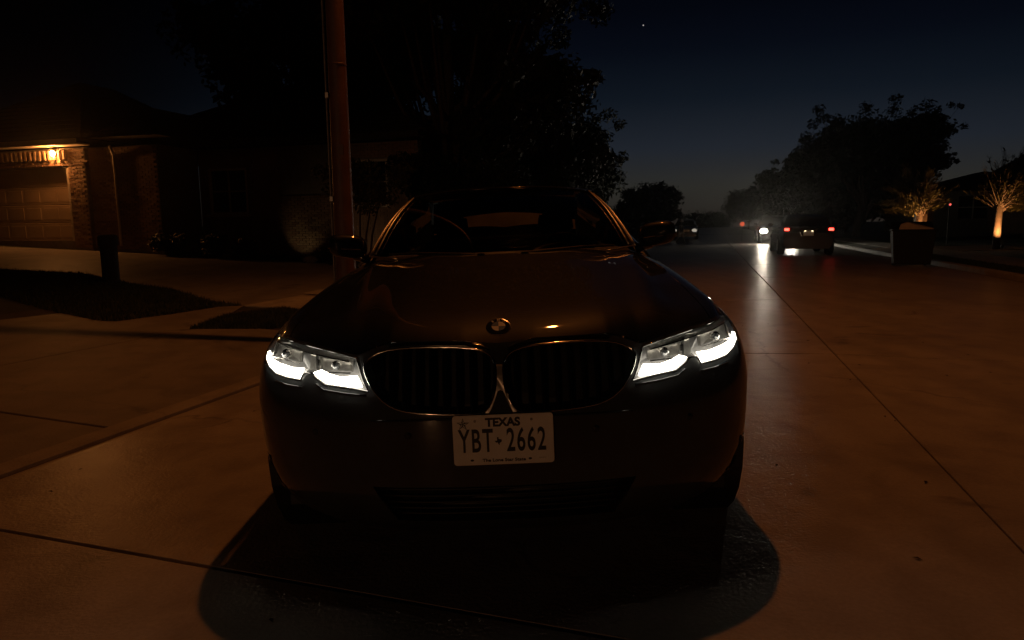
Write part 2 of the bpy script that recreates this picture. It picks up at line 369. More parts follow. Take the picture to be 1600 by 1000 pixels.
# driveway apron left of the gutter, in slabs with real joints
apron = structure(MB().grid([[at(u, v, -.008) for v in (-8.4, vE)] for u in (-8, 8.2)]).build('driveway_apron', M_BED))
for (ua, ub) in ((-8, -3.0), (-2.98, .40), (.42, 3.42)):
    for (va, vb) in ((-5.85, vE), (-8.4, -5.87)):
        slab_poly('slab', [uvp(ua, va), uvp(ub, va), uvp(ub, vb), uvp(ua, vb)], M_APRON, .006, .012, apron)
slab_poly('slab', [uvp(3.44, vE), uvp(7.02, vE), uvp(6.98, -5.1), uvp(6.60, -5.72), uvp(3.44, -5.85)][::-1], M_APRON, .006, .012, apron)
slab_poly('slab', [(-4.76, 8.23), (-4.43, 8.9), (-4.15, 9.73), (-3.89, 9.95), (-3.74, 8.93), (-3.74, 7.92), uvp(6.58, -5.74), uvp(3.44, -5.87), uvp(3.44, -8.4), (-5.71, 8.69), (-4.98, 8.23)], M_APRON, .006, .012, apron)
# second driveway band up to the garage and the sidewalk
drv = slab_poly('driveway', [(-16.9, 20.0), (-11.6, 19.55), (-12.68, 20.29), (-11.51, 19.71), (-10.01, 19.43), (-8.75, 19.01), (-6.46, 18.46), (-3.9, 18.3), (-2.7, 13.9), (-3.5, 11.4), (-3.89, 9.97), (-4.62, 10.42), (-5.72, 11.58), (-6.75, 12.16), (-8.32, 13.46), (-10.02, 13.58), (-16, 14.5)], M_APRON, .003, .03)
slab_poly('sidewalk', [(-3.87, 9.95), (-3.47, 11.38), (-2.6, 11.2), (-2.55, 9.3), (-3.24, 9.86)][::-1], M_WALK, .010, .03)
side = structure(MB().grid([[at(u, v, -.006) for v in (-6.6, -5.5)] for u in (10.0, 60)]).build('sidewalk', M_BED))
for k in range(20):
    slab_poly('slab', [uvp(10.3 + k * 1.5, -6.6), uvp(11.78 + k * 1.5, -6.6), uvp(11.78 + k * 1.5, -5.4), uvp(10.3 + k * 1.5, -5.4)], M_WALK, .010, .014, side)
side = structure(MB().grid([[at(u, v, -.006) for v in (7.0, 8.2)] for u in (2.0, 60)]).build('sidewalk', M_BED))
for k in range(30):
    slab_poly('slab', [uvp(2 + k * 1.5, 7.0), uvp(3.48 + k * 1.5, 7.0), uvp(3.48 + k * 1.5, 8.2), uvp(2 + k * 1.5, 8.2)], M_WALK, .010, .014, side)
slab_poly('driveway', [uvp(26.6, 5.80), uvp(31.0, 5.80), uvp(31.0, 6.98), uvp(26.6, 6.98)], M_WALK, .012, .04)
slab_poly('driveway', [uvp(27.2, 8.22), uvp(31.0, 8.22), uvp(31.0, 13), uvp(27.2, 13)], M_APRON, .006, .03)

def in_poly(x, y, P):
    c = False; j = len(P) - 1
    for i in range(len(P)):
        if (P[i][1] > y) != (P[j][1] > y) and x < (P[j][0] - P[i][0]) * (y - P[i][1]) / (P[j][1] - P[i][1]) + P[i][0]: c = not c
        j = i
    return c
def grass(name, poly, n, hmin=.03, hmax=.08, m=M_GRASS):
    xs = [p[0] for p in poly]; ys = [p[1] for p in poly]; mb = MB(); k = 0
    while k < n:
        x = random.uniform(min(xs), max(xs)); y = random.uniform(min(ys), max(ys))
        if not in_poly(x, y, poly): continue
        k += 1; z = gz(x, y) - .012; hh = random.uniform(hmin, hmax); q = random.uniform(0, PI); w = .006 + .004 * random.random()
        lx, ly = random.uniform(-.03, .03), random.uniform(-.03, .03); dx, dy = math.cos(q) * w, math.sin(q) * w
        i = len(mb.v); mb.v += [(x - dx, y - dy, z), (x + dx, y + dy, z), (x + lx, y + ly, z + hh)]; mb.f.append((i, i + 1, i + 2))
    o = mb.build(name, m); o['kind'] = 'stuff'; return o
LENS = [(-7.48, 10.06), (-5.71, 8.69), (-4.98, 8.23), (-4.76, 8.23), (-4.43, 8.9), (-4.15, 9.73), (-3.89, 9.95), (-4.62, 10.4), (-5.72, 11.56), (-6.75, 12.14), (-8.32, 13.44), (-10.02, 13.56)]
SPIKE = [(-3.73, 7.9), (-3.74, 8.91), (-3.26, 9.84), (-2.4, 9.2), (-2.0, 8.0), (-2.77, 8.25), (-3.05, 8.05)]
grass('grass', LENS, 26000); grass('grass', SPIKE, 16000)
grass('grass', [uvp(6.9, 5.85), uvp(26.5, 5.85), uvp(26.5, 6.95), uvp(6.9, 6.95)], 16000)
grass('grass', [(-12.6, 20.2), (-11.5, 19.75), (-6.5, 18.5), (-3.9, 18.35), (-3.5, 19), (-11, 20.6)], 7000, .04, .16)
# leaf litter and pebbles on the road close to the camera
lit = MB()
for k in range(90):
    u, v = random.uniform(1.5, 9), random.uniform(-3.4, 3.5); p = at(u, v, .003); q = random.uniform(0, 6.28); s = random.uniform(.004, .011)
    lit.add([p + Vector((math.cos(q + a) * s * b, math.sin(q + a) * s * b, c)) for a, b, c in ((0, 1.6, 0), (1.5, .7, .004), (3.1, 1.5, .001), (4.6, .7, .004))], [(0, 1, 2, 3)])
o = lit.build('leaf_litter', M_MULCH); o['kind'] = 'stuff'

# ------------------------------------------------------------------ the parked car facing the camera
D0 = 2.12
car = thing('parked_car', 'black sedan facing the camera with its running lights on and a Texas plate', 'car', (0, D0, -.005))
car.rotation_euler = (0, -R(1.8), 0)
OFF = -.019
def interp(T, x):
    if x <= T[0][0]: return T[0][1]
    for (a, b), (c, d) in zip(T, T[1:]):
        if x <= c: return b + (d - b) * (x - a) / (c - a)
    return T[-1][1]
def sinterp(T, x):      # Catmull-Rom through the table
    if x <= T[0][0]: return T[0][1]
    if x >= T[-1][0]: return T[-1][1]
    for i in range(len(T) - 1):
        if x <= T[i + 1][0]: break
    x0, y0 = T[i]; x1, y1 = T[i + 1]
    m0 = (y1 - T[i - 1][1]) / (x1 - T[i - 1][0]) if i > 0 else (y1 - y0) / (x1 - x0)
    m1 = (T[i + 2][1] - y0) / (T[i + 2][0] - x0) if i + 2 < len(T) else (y1 - y0) / (x1 - x0)
    h = x1 - x0; t = (x - x0) / h
    return y0 * (2*t**3 - 3*t*t + 1) + m0 * h * (t**3 - 2*t*t + t) + y1 * (-2*t**3 + 3*t*t) + m1 * h * (t**3 - t*t)
WT = [(.15, .86), (.22, .905), (.35, .948), (.5, .962), (.62, .962), (.7, .95), (.76, .924), (.807, .885), (.9, .85)]
YT = [(.15, .11), (.20, .05), (.28, .01), (.40, 0), (.56, 0), (.62, .012), (.70, .04), (.77, .078), (.807, .108), (.84, .16)]
NE = 2.6; AD = .75
def YF(x, z):
    a = min(abs(x) / sinterp(WT, z), 1.)
    return sinterp(YT, z) + AD * (1 - (1 - a ** NE) ** (1 / NE))
ZTF = [(0, .793), (.04, .796), (.12, .806), (.36, .807), (.42, .790), (.47, .768), (.56, .777), (.66, .793), (.83, .803), (.90, .803)]
ZTS = [(.5, .803), (.8, .83), (1.0, .85), (1.5, .893), (1.9, .92), (3, .955), (4.6, .95)]
def S(p): return (p[0] + OFF, p[1], p[2])

KID = [(.013, .727), (.022, .752), (.045, .768), (.08, .778), (.15, .785), (.265, .787), (.345, .783), (.395, .772), (.428, .756), (.442, .737), (.438, .716), (.422, .685), (.398, .652), (.365, .622), (.325, .604), (.28, .595), (.2, .589), (.12, .587), (.055, .589), (.034, .612), (.02, .645), (.014, .68)]
HLO = [(.428, .660), (.447, .694), (.463, .735), (.472, .756), (.53, .768), (.645, .784), (.76, .792), (.845, .794), (.868, .79), (.882, .775), (.888, .745), (.878, .72), (.835, .703), (.79, .689), (.735, .685), (.677, .683), (.670, .700), (.660, .708), (.633, .708), (.617, .695), (.578, .675), (.49, .668)]
LOWI = [(-.43, .345), (.43, .345), (.36, .215), (-.36, .215)]
VENT = [(.80, .26), (.865, .37), (.885, .36), (.88, .28), (.85, .25)]
def poly_in(x, z, P): return in_poly(x, z, P)
def near_on(x, z, P):
    best = None
    for i in range(len(P)):
        ax, az = P[i]; bx, bz = P[(i + 1) % len(P)]; dx, dz = bx - ax, bz - az
        t = max(0, min(1, ((x - ax) * dx + (z - az) * dz) / (dx * dx + dz * dz))); qx, qz = ax + dx * t, az + dz * t
        d = (qx - x) ** 2 + (qz - z) ** 2
        if best is None or d < best[0]: best = (d, qx, qz)
    return best[1], best[2]
# --- fascia + side rows
NT = 150; NS = 74
cols = []
for i in range(NT + 1):
    t = (i / NT) ** 1.0 * PI / 2; cols.append(('f', t))
def plan(t, z):
    W = sinterp(WT, z); return W * math.sin(t) ** (2 / NE), sinterp(YT, z) + AD * (1 - math.cos(t) ** (2 / NE))
front = []
for s in range(NS + 1):
    row = []
    for i in range(NT + 1):
        # even spacing in arc length: remap
        t = math.asin(min(1, math.sin((i / NT) * PI / 2) ** 1.0)) if i < NT else PI / 2
        tt = (i / NT); t = PI / 2 * (tt ** 1.35 if tt < .6 else (.6 ** 1.35) + (tt - .6) / .4 * (1 - .6 ** 1.35))
        x, _ = plan(t, .75); zt = interp(ZTF, x) if t < PI / 2 - .02 else .803
        yy = .1 + AD * (1 - math.cos(t) ** (2 / NE))
        if yy > .6: zt = max(zt, interp(ZTS, yy))
        z = .15 + (zt - .15) * s / NS; zp = z if zt <= .807 else .15 + .657 * s / NS
        X, Y = plan(t, zp); row.append((X, Y, z))
    front.append(row)
holes = [KID, HLO, VENT, [(0, .345), (.43, .345), (.36, .215), (0, .215)]]
bm = bmesh.new(); vg = [[bm.verts.new(p) for p in r] for r in front]
dele = []
for i in range(NS):
    for j in range(NT):
        f = bm.faces.new((vg[i][j], vg[i][j + 1], vg[i + 1][j + 1], vg[i + 1][j])); c = f.calc_center_median()
        for hi, P in enumerate(holes):
            if (c.y < .8) and poly_in(c.x, c.z, P): dele.append((f, hi)); break
own = {}
for f, hi in dele:
    for v in f.verts: own[v] = hi
bmesh.ops.delete(bm, geom=[f for f, _ in dele], context='FACES_ONLY')
for v, hi in own.items():
    if v.is_valid and v.link_faces and v.is_boundary:
        if v.co.x < 1e-4: continue
        x, z = near_on(v.co.x, v.co.z, holes[hi]); v.co = Vector((x, YF(x, z), z))
# split into bumper (front) and wing (beyond y .56)
def to_mb(bm, test):
    m = MB(); idx = {}
    for f in bm.faces:
        if test(f.calc_center_median()):
            q = []
            for v in f.verts:
                if v not in idx: idx[v] = len(m.v); m.v.append(tuple(v.co))
                q.append(idx[v])
            m.f.append(tuple(q))
    return m
WHY = .80; WHZ = .325; ARC = .375
def arch(c): return (c.y - WHY) ** 2 + (c.z - WHZ) ** 2 < ARC ** 2
def is_bump(c): return (c.y < .52)
bump = to_mb(bm, is_bump); wingf = to_mb(bm, lambda c: not is_bump(c) and not arch(c)); bm.free()
def shift(mb): mb.v = [S(p) for p in mb.v]; return mb
def cpart(mb, name, m, parent=None, sym=True, **kw):
    if sym: mb = mb.both()
    return shift(mb).build(name, m, parent or car, **kw)
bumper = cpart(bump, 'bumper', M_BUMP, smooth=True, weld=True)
# --- sides from the front wheel back
def side_rows(y0, y1, n, wh=None):
    mb = MB(); rows = []
    for s in range(34):
        row = []
        for k in range(n + 1):
            q = s / 33; ya = y0 if y0 > 1 else sinterp(YT, .17 + .637 * q) + AD - .012      # meets the end of the nose rows
            y = ya + (y1 - ya) * k / n; zt = interp(ZTS, max(y, .845) if y0 < 1 else y)
            z = .17 + (zt - .17) * q; zp = .17 + .637 * q
            W = sinterp(WT, zp); taper = 1 - .045 * max(0, (y - 3.4) / 1.2) ** 2
            row.append((W * taper - (.0012 if (y0 < 1 and k == 0) else 0), y, z))
        rows.append(row)
    for i in range(33):
        for k in range(n):
            cy = (rows[i][k][1] + rows[i][k + 1][1]) / 2; cz = (rows[i][k][2] + rows[i + 1][k][2]) / 2
            if wh and (cy - wh) ** 2 + (cz - WHZ) ** 2 < ARC ** 2: continue
            mb.add([rows[i][k], rows[i][k + 1], rows[i + 1][k + 1], rows[i + 1][k]], [(0, 1, 2, 3)])
    return mb
w2 = side_rows(.858, 1.70, 42, WHY)
for sx in (1, -1):
    f = MB().add(wingf.v, wingf.f).add(w2.v, w2.f)
    if sx < 0: f = f.mirrored()
    cpart(f, 'wing', M_PAINT, sym=False, smooth=True, weld=True)
    for (a, b) in ((1.706, 2.74), (2.746, 3.55)):
        d = side_rows(a, b, 12, 3.65)
        if sx < 0: d = d.mirrored()
        do = cpart(d, 'door', M_PAINT, sym=False, smooth=True, weld=True)
        hx = sx * .945
        shift(MB().box((hx, b - .18, .80), (.02, .2, .03))).build('handle', M_PAINT, do, bevel=.006)
    q = side_rows(3.556, 4.62, 30, 3.65)
    if sx < 0: q = q.mirrored()
    cpart(q, 'rear_quarter', M_PAINT, sym=False, smooth=True, weld=True)
# --- hood and fender tops
CT = [(.05, .838), (.1, .849), (.22, .870), (.4, .896), (.8, .952), (1.2, 1.005), (1.45, 1.035), (2.0, 1.06)]
FT = [(.1, .80), (.5, .838), (.8, .885), (1.2, .935), (1.6, .967), (1.95, .985)]
def sstep(a, b, x): t = max(0, min(1, (x - a) / (b - a))); return t * t * (3 - 2 * t)
def xe(Y): return .885
def Yend(x): return 1.42 + .42 * (abs(x) / .80) ** 2.2
def yfront(x):
    a = min(abs(x) / .885, 1); return .1 + AD * (1 - (1 - a ** NE) ** (1 / NE))
def Zh(x, Y):
    x = abs(x); a = min(1, x / .885); yf = yfront(x)
    def base(Y):
        q = sstep(.35, 1., a); b = sinterp(CT, Y) * (1 - q) + sinterp(FT, Y) * q
        b += .012 * math.exp(-((x - .52 - .1 * Y) / .06) ** 2) * sstep(.1, .5, Y)          # power crease
        fs = sinterp(FT, Y) - interp(ZTS, Y)
        b -= max(0, fs) * math.exp(-(1 - a) * .885 / .045)
        return b
    zt = interp(ZTF, x)
    return base(Y) - (base(yf) - zt) * math.exp(-(Y - yf) / (.065 + .035 * max(0, 1 - a * 1.6)))
def hood_patch(a0, a1, na, endpad=0):
    mb = MB(); rows = []
    nb = 70
    for j in range(nb + 1):
        b = (j / nb) ** 1.7; row = []
        for i in range(na + 1):
            a = a0 + (a1 - a0) * i / na; x = a * .885; yf = yfront(x); Y = yf + (Yend(x) + endpad - yf) * b
            row.append((x, Y, Zh(x, Y)))
        rows.append(row)
    return mb.grid(rows)
ho = hood_patch(0, .865, 70, -.02)
hood = cpart(ho, 'hood', M_PAINT, smooth=True, weld=True)
fe = hood_patch(.870, 1.0, 24, .10)
for sx in (1, -1):
    f = fe if sx > 0 else fe.mirrored()
    cpart(MB().add(f.v, f.f), 'wing_top', M_PAINT, sym=False, smooth=True, weld=True)
# --- cowl, windscreen, pillars, roof
def wsb(a): return Vector((a * .715, 1.44 + .40 * abs(a) ** 2.2, 1.050 - .022 * a * a))
def wst(a): return Vector((a * .56, 2.28 + .13 * a * a, 1.398 - .04 * abs(a) ** 2.4))
rows = []
for j in range(25):
    b = j / 24; row = []
    for i in range(41):
        a = -1 + i / 20; p = wsb(a).lerp(wst(a), b); p += Vector((0, -.03, .028)) * math.sin(PI * b); row.append(tuple(p))
    rows.append(row)
wind = shift(MB().grid(rows)).build('windscreen', M_WIND, car, smooth=True)
rows = [[tuple(wsb(a) + Vector((0, dy, dz))) for a in [-1 + i / 20 for i in range(41)]] for dy, dz in ((-.10, -.045), (-.05, -.02), (-.004, -.012))]
cowl = shift(MB().grid(rows)).build('cowl', M_PLASTIC, car, smooth=True)
cr = [tuple(wsb(a) + Vector((0, -.10 + .006, -.03))) for a in [-1 + i / 20 for i in range(41)]]
for sx in (1, -1):
    def X(p): return (sx * p[0] + OFF, p[1], p[2])
    lo_, hi_ = [], []
    pil = MB(); prow = []
    for k in range(13):
        b = k / 12; p = wsb(1).lerp(wst(1), b) + Vector((0, -.03, .028)) * math.sin(PI * b)
        out = Vector((.05 - .012 * b, .04 + .02 * b, -.012))
        prow.append([X(p + out * q + Vector((0, -.012, .010)) * math.sin(PI * q)) for q in (0.02, .25, .5, .75, 1.)])
        hi_.append(X(p + out * 1.0 + Vector((.003, 0, .004)))); lo_.append(X(p + Vector((.004, -.008, .008))))
    pp = pil.grid(prow, flip=sx < 0).build('pillar', M_PAINT, car, smooth=True)
    MB().tube(lo_, .0048, 6).build('pillar_highlight', M_LINE, pp, smooth=True)  # bright rods stand in for the lamp's highlight along the pillar
    MB().tube(hi_, .0055, 6).build('pillar_highlight', M_LINE, pp, smooth=True)
    # jagged cowl corner seal, in bright metal to stand in for its highlight
    a_ = [wsb(1) + Vector((.045, .0, -.004)), wsb(.97) + Vector((.01, -.05, -.006)), wsb(.90) + Vector((0, -.075, -.012)), wsb(.87) + Vector((0, -.11, -.016)), wsb(.83) + Vector((0, -.11, -.018)), wsb(.78) + Vector((0, -.105, -.02))]
    MB().tube([X(p) for p in a_], .0038, 6).build('cowl_seal', M_LINE, cowl, smooth=True)
    # side glass and beltline
    G = []
    for k in range(21):
        y = 1.88 + (4.25 - 1.88) * k / 20
        zt = interp([(1.88, 1.03), (2.41, 1.352), (2.9, 1.385), (3.4, 1.365), (3.9, 1.24), (4.25, 1.06)], y)
        xt = interp([(1.88, .765), (2.41, .605), (2.9, .60), (3.4, .585), (4.25, .66)], y)
        zb = interp(ZTS, y) + .02; G.append([X((xt, y, zt)), X((xt + (.86 - xt) * .5 + .02, y, (zt + zb) / 2)), X((.862, y, zb))])
    MB().grid(G, flip=sx > 0).build('side_window', M_SIDEG, car, smooth=True)
    bl = [[X((.853 + .03 * q, y, interp(ZTS, y) + .022 * (1 - q))) for q in (0, .5, 1)] for y in (1.75, 2.2, 2.8, 3.5, 4.3)]
    MB().grid(bl, flip=sx > 0).build('beltline_trim', M_PIANO, car, smooth=True)
    # door mirror
    mir = MB()
    for r_, (yy, sc) in enumerate(((1.885, .35), (1.892, .72), (1.91, .92), (1.95, 1.0), (1.99, .97), (2.01, .90))):
        for k in range(20):
            q = 2 * PI * k / 20; cx = math.copysign(abs(math.cos(q)) ** .6, math.cos(q)); cz = math.copysign(abs(math.sin(q)) ** .7, math.sin(q))
            mir.v.append(X((.905 + .105 * sc * cx, yy - .02 * cx, 1.085 + .07 * sc * cz + .012 * cx)))
    for i in range(5):
        for k in range(20): l = (k + 1) % 20; mir.f.append((i * 20 + k, i * 20 + l, (i + 1) * 20 + l, (i + 1) * 20 + k))
    mir.f.append(tuple(range(20))); mir.f.append(tuple(100 + k for k in range(20)))
    mo = mir.build('door_mirror', M_PAINT, car, smooth=True)
    MB().tube([X((.78, 1.96, 1.0)), X((.82, 1.955, 1.012)), X((.87, 1.95, 1.03))], [.03, .024, .028], 8).build('mirror_stalk', M_PIANO, mo, smooth=True)
    MB().tube([X((.815 + .19 * q, 1.888 - .012 * math.sin(q * PI), 1.075 - .012 + .02 * q)) for q in (0, .2, .4, .6, .8, 1)], .004, 6).build('mirror_trim', M_DCHROME, mo)
# roof
def zroof(y): return sinterp([(2.28, 1.398), (2.6, 1.428), (3.0, 1.44), (3.4, 1.425), (3.7, 1.385)], y)
rows = []
for k in range(17):
    b = k / 16; row = []
    for i in range(29):
        a = -1 + i / 14; y0 = 2.285 + .13 * a * a; y = y0 + (3.62 - .10 * a * a - y0) * b
        xw = interp([(2.28, .56), (2.45, .605), (2.9, .60), (3.4, .585), (3.7, .57)], 2.285 + (1.335) * b + (.13 if abs(a) == 1 else .13 * a * a) * (1 - b))
        row.append((a * xw + OFF, y, zroof(y) - .045 * abs(a) ** 2.6))
    rows.append(row)
MB().grid(rows).build('roof', M_PAINT, car, smooth=True)
rt = [(a * .56 + OFF, 2.283 + .13 * a * a, 1.400 - .04 * abs(a) ** 2.4) for a in [-1 + i / 14 for i in range(29)]]
MB().tube(rt, .005, 6).build('roof_seal', M_PIANO, car, smooth=True)
rows = [[(a * (.56 + .08 * b) + OFF, 3.62 - .1 * a * a + b * .62, 1.40 - .045 * abs(a) ** 2.6 - .33 * b + .03 * math.sin(PI * b)) for a in [-1 + i / 10 for i in range(21)]] for b in [j / 8 for j in range(9)]]
MB().grid(rows).build('rear_window', M_SIDEG, car, smooth=True)
rows = [[(a * (.80 + .02 * b) + OFF, 4.16 - .12 * abs(a) + b * .46, 1.065 - .10 * abs(a) ** 3 - .03 * b) for a in [-1 + i / 10 for i in range(21)]] for b in (0, .3, .6, .85, 1)]
rows.append([(x, y + .02, .22) for x, y, z in rows[-1]])
MB().grid(rows).build('boot_lid', M_PAINT, car, smooth=True)
shift(MB().box((0, 2.35, .20), (1.62, 4.0, .06))).build('underbody', M_PLASTIC, car)
# --- grille
def ring3(P, w0, w1, y0=0., y1=0.):
    # flat band round outline P in the x-z plane, draped on the fascia; w outward offsets
    n = len(P); cen = (sum(p[0] for p in P) / n, sum(p[1] for p in P) / n)
    area = sum(P[i][0] * P[(i + 1) % n][1] - P[(i + 1) % n][0] * P[i][1] for i in range(n)); sg = 1 if area > 0 else -1
    out = []
    for i in range(n):
        a = Vector(P[i - 1]); b = Vector(P[(i + 1) % n]); t = (b - a).normalized(); nn = Vector((t.y, -t.x)) * sg
        out.append(nn)
    return out
def smooth_poly(P, it=2):
    for _ in range(it):
        Q = []
        for i in range(len(P)):
            a, b = P[i], P[(i + 1) % len(P)]
            Q += [(a[0] * .75 + b[0] * .25, a[1] * .75 + b[1] * .25), (a[0] * .25 + b[0] * .75, a[1] * .25 + b[1] * .75)]
        P = Q
    return P
def loop_tube(P, rad, dy, n=6, off=0., sx=1):
    nn = ring3(P, 0, 0); pts = []
    for p, q in zip(P, nn):
        x, z = p[0] + q.x * off, p[1] + q.y * off; pts.append((sx * x + OFF, YF(x, z) + dy, z))
    return MB().tube(pts, rad, n, closed=True)
def bowl(P, depth, shrink, sx=1, dy=.002, cap=True):
    n = len(P); cx = sum(p[0] for p in P) / n; cz = sum(p[1] for p in P) / n; mb = MB()
    a = [(sx * p[0] + OFF, YF(p[0], p[1]) + dy, p[1]) for p in P]
    b = [(sx * (cx + (p[0] - cx) * shrink) + OFF, YF(p[0], p[1]) + depth, cz + (p[1] - cz) * shrink) for p in P]
    mb.add(a + b, [(i, (i + 1) % n, n + (i + 1) % n, n + i) for i in range(n)] + ([tuple(range(n, 2 * n))] if cap else []))
    return mb
KS = smooth_poly(KID, 1)
for sx in (1, -1):
    g = bowl(KS, .07, .96, sx).build('grille', M_PLASTIC, car)
    loop_tube(KS, .0036, -.004, 8, .002, sx).build('grille_surround', M_CHROME, g, smooth=True)
    # broad gloss band above the kidney
    top = [(.03, .766), (.06, .778), (.11, .787), (.2, .791), (.3, .791), (.36, .787)]
    tr = [[(sx * x + OFF, YF(x, z + d) - .004 + e, z + d) for x, z in top] for d, e in ((0, .002), (.004, -.002), (.010, -.001), (.014, .006))]
    MB().grid(tr).build('grille_top_band', M_PIANO, g, smooth=True)
    MB().tube([(sx * x + OFF, YF(x, z + .016) - .003, z + .0165) for x, z in top], .0016, 5).build('hood_edge_highlight', M_DCHROME, g, smooth=True)  # tube stands in for the highlight on the hood's leading edge
    for k in range(9):
        x = .05 + k * .044
        zs = [z for z in [.56 + i * .002 for i in range(130)] if poly_in(x, z, KID)]
        if not zs: continue
        z0, z1 = min(zs) - .004, max(zs) + .004; mb = MB(); rr = []
        for q in range(7):
            z = z0 + (z1 - z0) * q / 6; y = YF(x, z)
            rr.append([(sx * (x - .006) + OFF, y + .055, z), (sx * (x - .0035) + OFF, y + .017, z), (sx * x + OFF, y + .012, z), (sx * (x + .0035) + OFF, y + .017, z), (sx * (x + .006) + OFF, y + .055, z)])
        mb.grid(rr).build('slat', M_PIANO, g, smooth=True)
# chrome wishbone between the kidneys
cs = MB()
def cpt(x, z, d=-.006): return (x + OFF, YF(x, z) + d, z)
ol = [(-.012, .730), (.012, .730), (.013, .70), (.0145, .675), (.019, .655), (.028, .628), (.043, .598), (.049, .588), (.038, .588), (.029, .602), (.0165, .630), (.009, .652), (0, .656)]
ol = ol + [(-x, z) for x, z in ol[::-1][1:-1]]
cs.add([cpt(x, z) for x, z in ol] + [cpt(x, z, .02) for x, z in ol], [tuple(range(len(ol)))] + [(i, (i + 1) % len(ol), len(ol) + (i + 1) % len(ol), len(ol) + i) for i in range(len(ol))])
cs.build('grille_wishbone', M_LINE, car)
MB().add([cpt(x, z, .004) for x, z in ((-.014, .655), (.014, .655), (.05, .586), (-.05, .586))], [(0, 1, 2, 3)]).build('sensor_panel', M_PIANO, car)
# --- headlights
HS = HLO
DRO = [(.666, .718), (.72, .716), (.785, .721), (.835, .727), (.862, .744), (.874, .74), (.868, .722), (.832, .707), (.79, .695), (.735, .690), (.679, .688), (.674, .704)]
DRI = [(.448, .672), (.485, .672), (.57, .680), (.606, .696), (.624, .710), (.598, .718), (.574, .708), (.526, .699), (.486, .703), (.468, .704)]
for sx in (1, -1):
    hb = bowl(HS, .075, .93, sx).build('headlight', M_HDARK, car)
    def drape(P, dy, th, name, m, par, smooth=False, bev=0):
        n = len(P); a = [(sx * x + OFF, YF(x, z) + dy, z) for x, z in P]; b = [(p[0], p[1] + th, p[2]) for p in a]
        return MB().add(a + b, [tuple(range(n)), tuple(range(n, 2 * n))[::-1]] + [(i, (i + 1) % n, n + (i + 1) % n, n + i) for i in range(n)]).build(name, m, par, smooth=smooth, bevel=bev)
    drape([(.50, .757), (.645, .776), (.76, .784), (.845, .786), (.866, .778), (.84, .773), (.76, .770), (.645, .762), (.50, .742)], .012, .03, 'brow', M_HOUSING, hb)
    drape([(.50, .747), (.645, .765), (.76, .7735), (.84, .777), (.84, .774), (.76, .770), (.645, .761), (.50, .743)], .008, .004, 'brow_trim', M_CHROME, hb)
    for (xa, xb, za, zb) in ((.500, .600, .712, .744), (.700, .835, .732, .764)):
        xm = (xa + xb) / 2; zm = (za + zb) / 2; yb = YF(xm, zm)
        sh = [(xa, za), (xb, za), (xb + .012, zb + .004), (xa - .004, zb - .004)]
        fr = drape(sh, .034, .03, 'projector_housing', M_HOUSING, hb)
        r_ = (zb - za) * .46
        MB().lathe([(r_ * 1.2, .0), (r_ * 1.15, -.008), (r_ * .95, -.012)], (sx * xm + OFF, YF(xm, zm) + .03, zm), 20, Matrix.Rotation(R(90), 4, 'X')).build('projector_ring', M_CHROME, fr, smooth=True)
        MB().lathe([(r_ * .95, .0), (r_ * .8, .010), (r_ * .45, .017), (r_ * .1, .019)], (sx * xm + OFF, YF(xm, zm) + .026, zm), 20, Matrix.Rotation(R(90), 4, 'X')).build('projector', M_LENSBALL, fr, smooth=True)
        drape([(xa - .004, za - .006), (xb + .004, za - .006), (xb + .004, za - .0025), (xa - .004, za - .0025)], .022, .008, 'chrome_bar', M_CHROME, hb)
        for xx in (xa - .008, xb + .010):
            drape([(xx - .004, za), (xx + .004, za), (xx + .008, zb + .008), (xx - .002, zb + .006)], .02, .02, 'fin', M_HOUSING, hb)
    drape([(.622, .714), (.648, .712), (.652, .768), (.632, .766)], .016, .03, 'divider', M_HOUSING, hb)
    drape([(.608, .728), (.616, .728), (.622, .748), (.612, .748)], .012, .01, 'marker', M_CHROME, hb)
    drape(DRO, -.010, .018, 'running_light', M_DRL, hb); drape(DRI, -.010, .018, 'running_light', M_DRL, hb)
    # clear cover: fine draped patch so the reflections run over a curved lens
    lens = MB(); bm = bmesh.new(); vs = [bm.verts.new((p[0], 0, p[1])) for p in HS]; bm.faces.new(vs)
    bmesh.ops.triangulate(bm, faces=bm.faces[:]); bmesh.ops.subdivide_edges(bm, edges=bm.edges[:], cuts=3, use_grid_fill=True)
    bm.verts.index_update(); lens.v = [(sx * v.co.x + OFF, YF(v.co.x, v.co.z) - .016, v.co.z) for v in bm.verts]; lens.f = [tuple(v.index for v in f.verts) for f in bm.faces]; bm.free()
    lens.build('lens', M_CLEAR, hb, smooth=True)
    loop_tube(HS, .0034, -.001, 6, .001, sx).build('bezel', M_PIANO, hb, smooth=True)
    for L in ([(.434, .646), (.51, .651), (.585, .658), (.612, .676)], [(.672, .660), (.735, .661), (.79, .666)]):
        MB().tube([(sx * x + OFF, YF(x, z) - .001, z) for x, z in L], .0032, 6).build('lower_lip', M_PAINT, hb, smooth=True)
# --- lower intakes
low = [(x, z) for x, z in LOWI]
n = 12; tp = [(-.43 + .86 * i / n, .345) for i in range(n + 1)]; bt = [(.36 - .72 * i / n, .215) for i in range(n + 1)]
li = bowl(tp + bt, .10, .97).build('lower_intake', M_PLASTIC, car)
for k in range(5):
    z = .235 + k * .023; w = .36 + (.43 - .36) * (z - .215) / .13
    MB().tube([(x + OFF, YF(x, z) + .03, z) for x in [-w + 2 * w * i / 14 for i in range(15)]], .0042, 6).build('slat', M_PLASTIC, li, smooth=True)
for sx in (1, -1):
    v = bowl(VENT, .06, .9, sx).build('corner_vent', M_PLASTIC, car)
    loop_tube(VENT, .004, -.001, 6, .001, sx).build('vent_trim', M_PIANO, v, smooth=True)
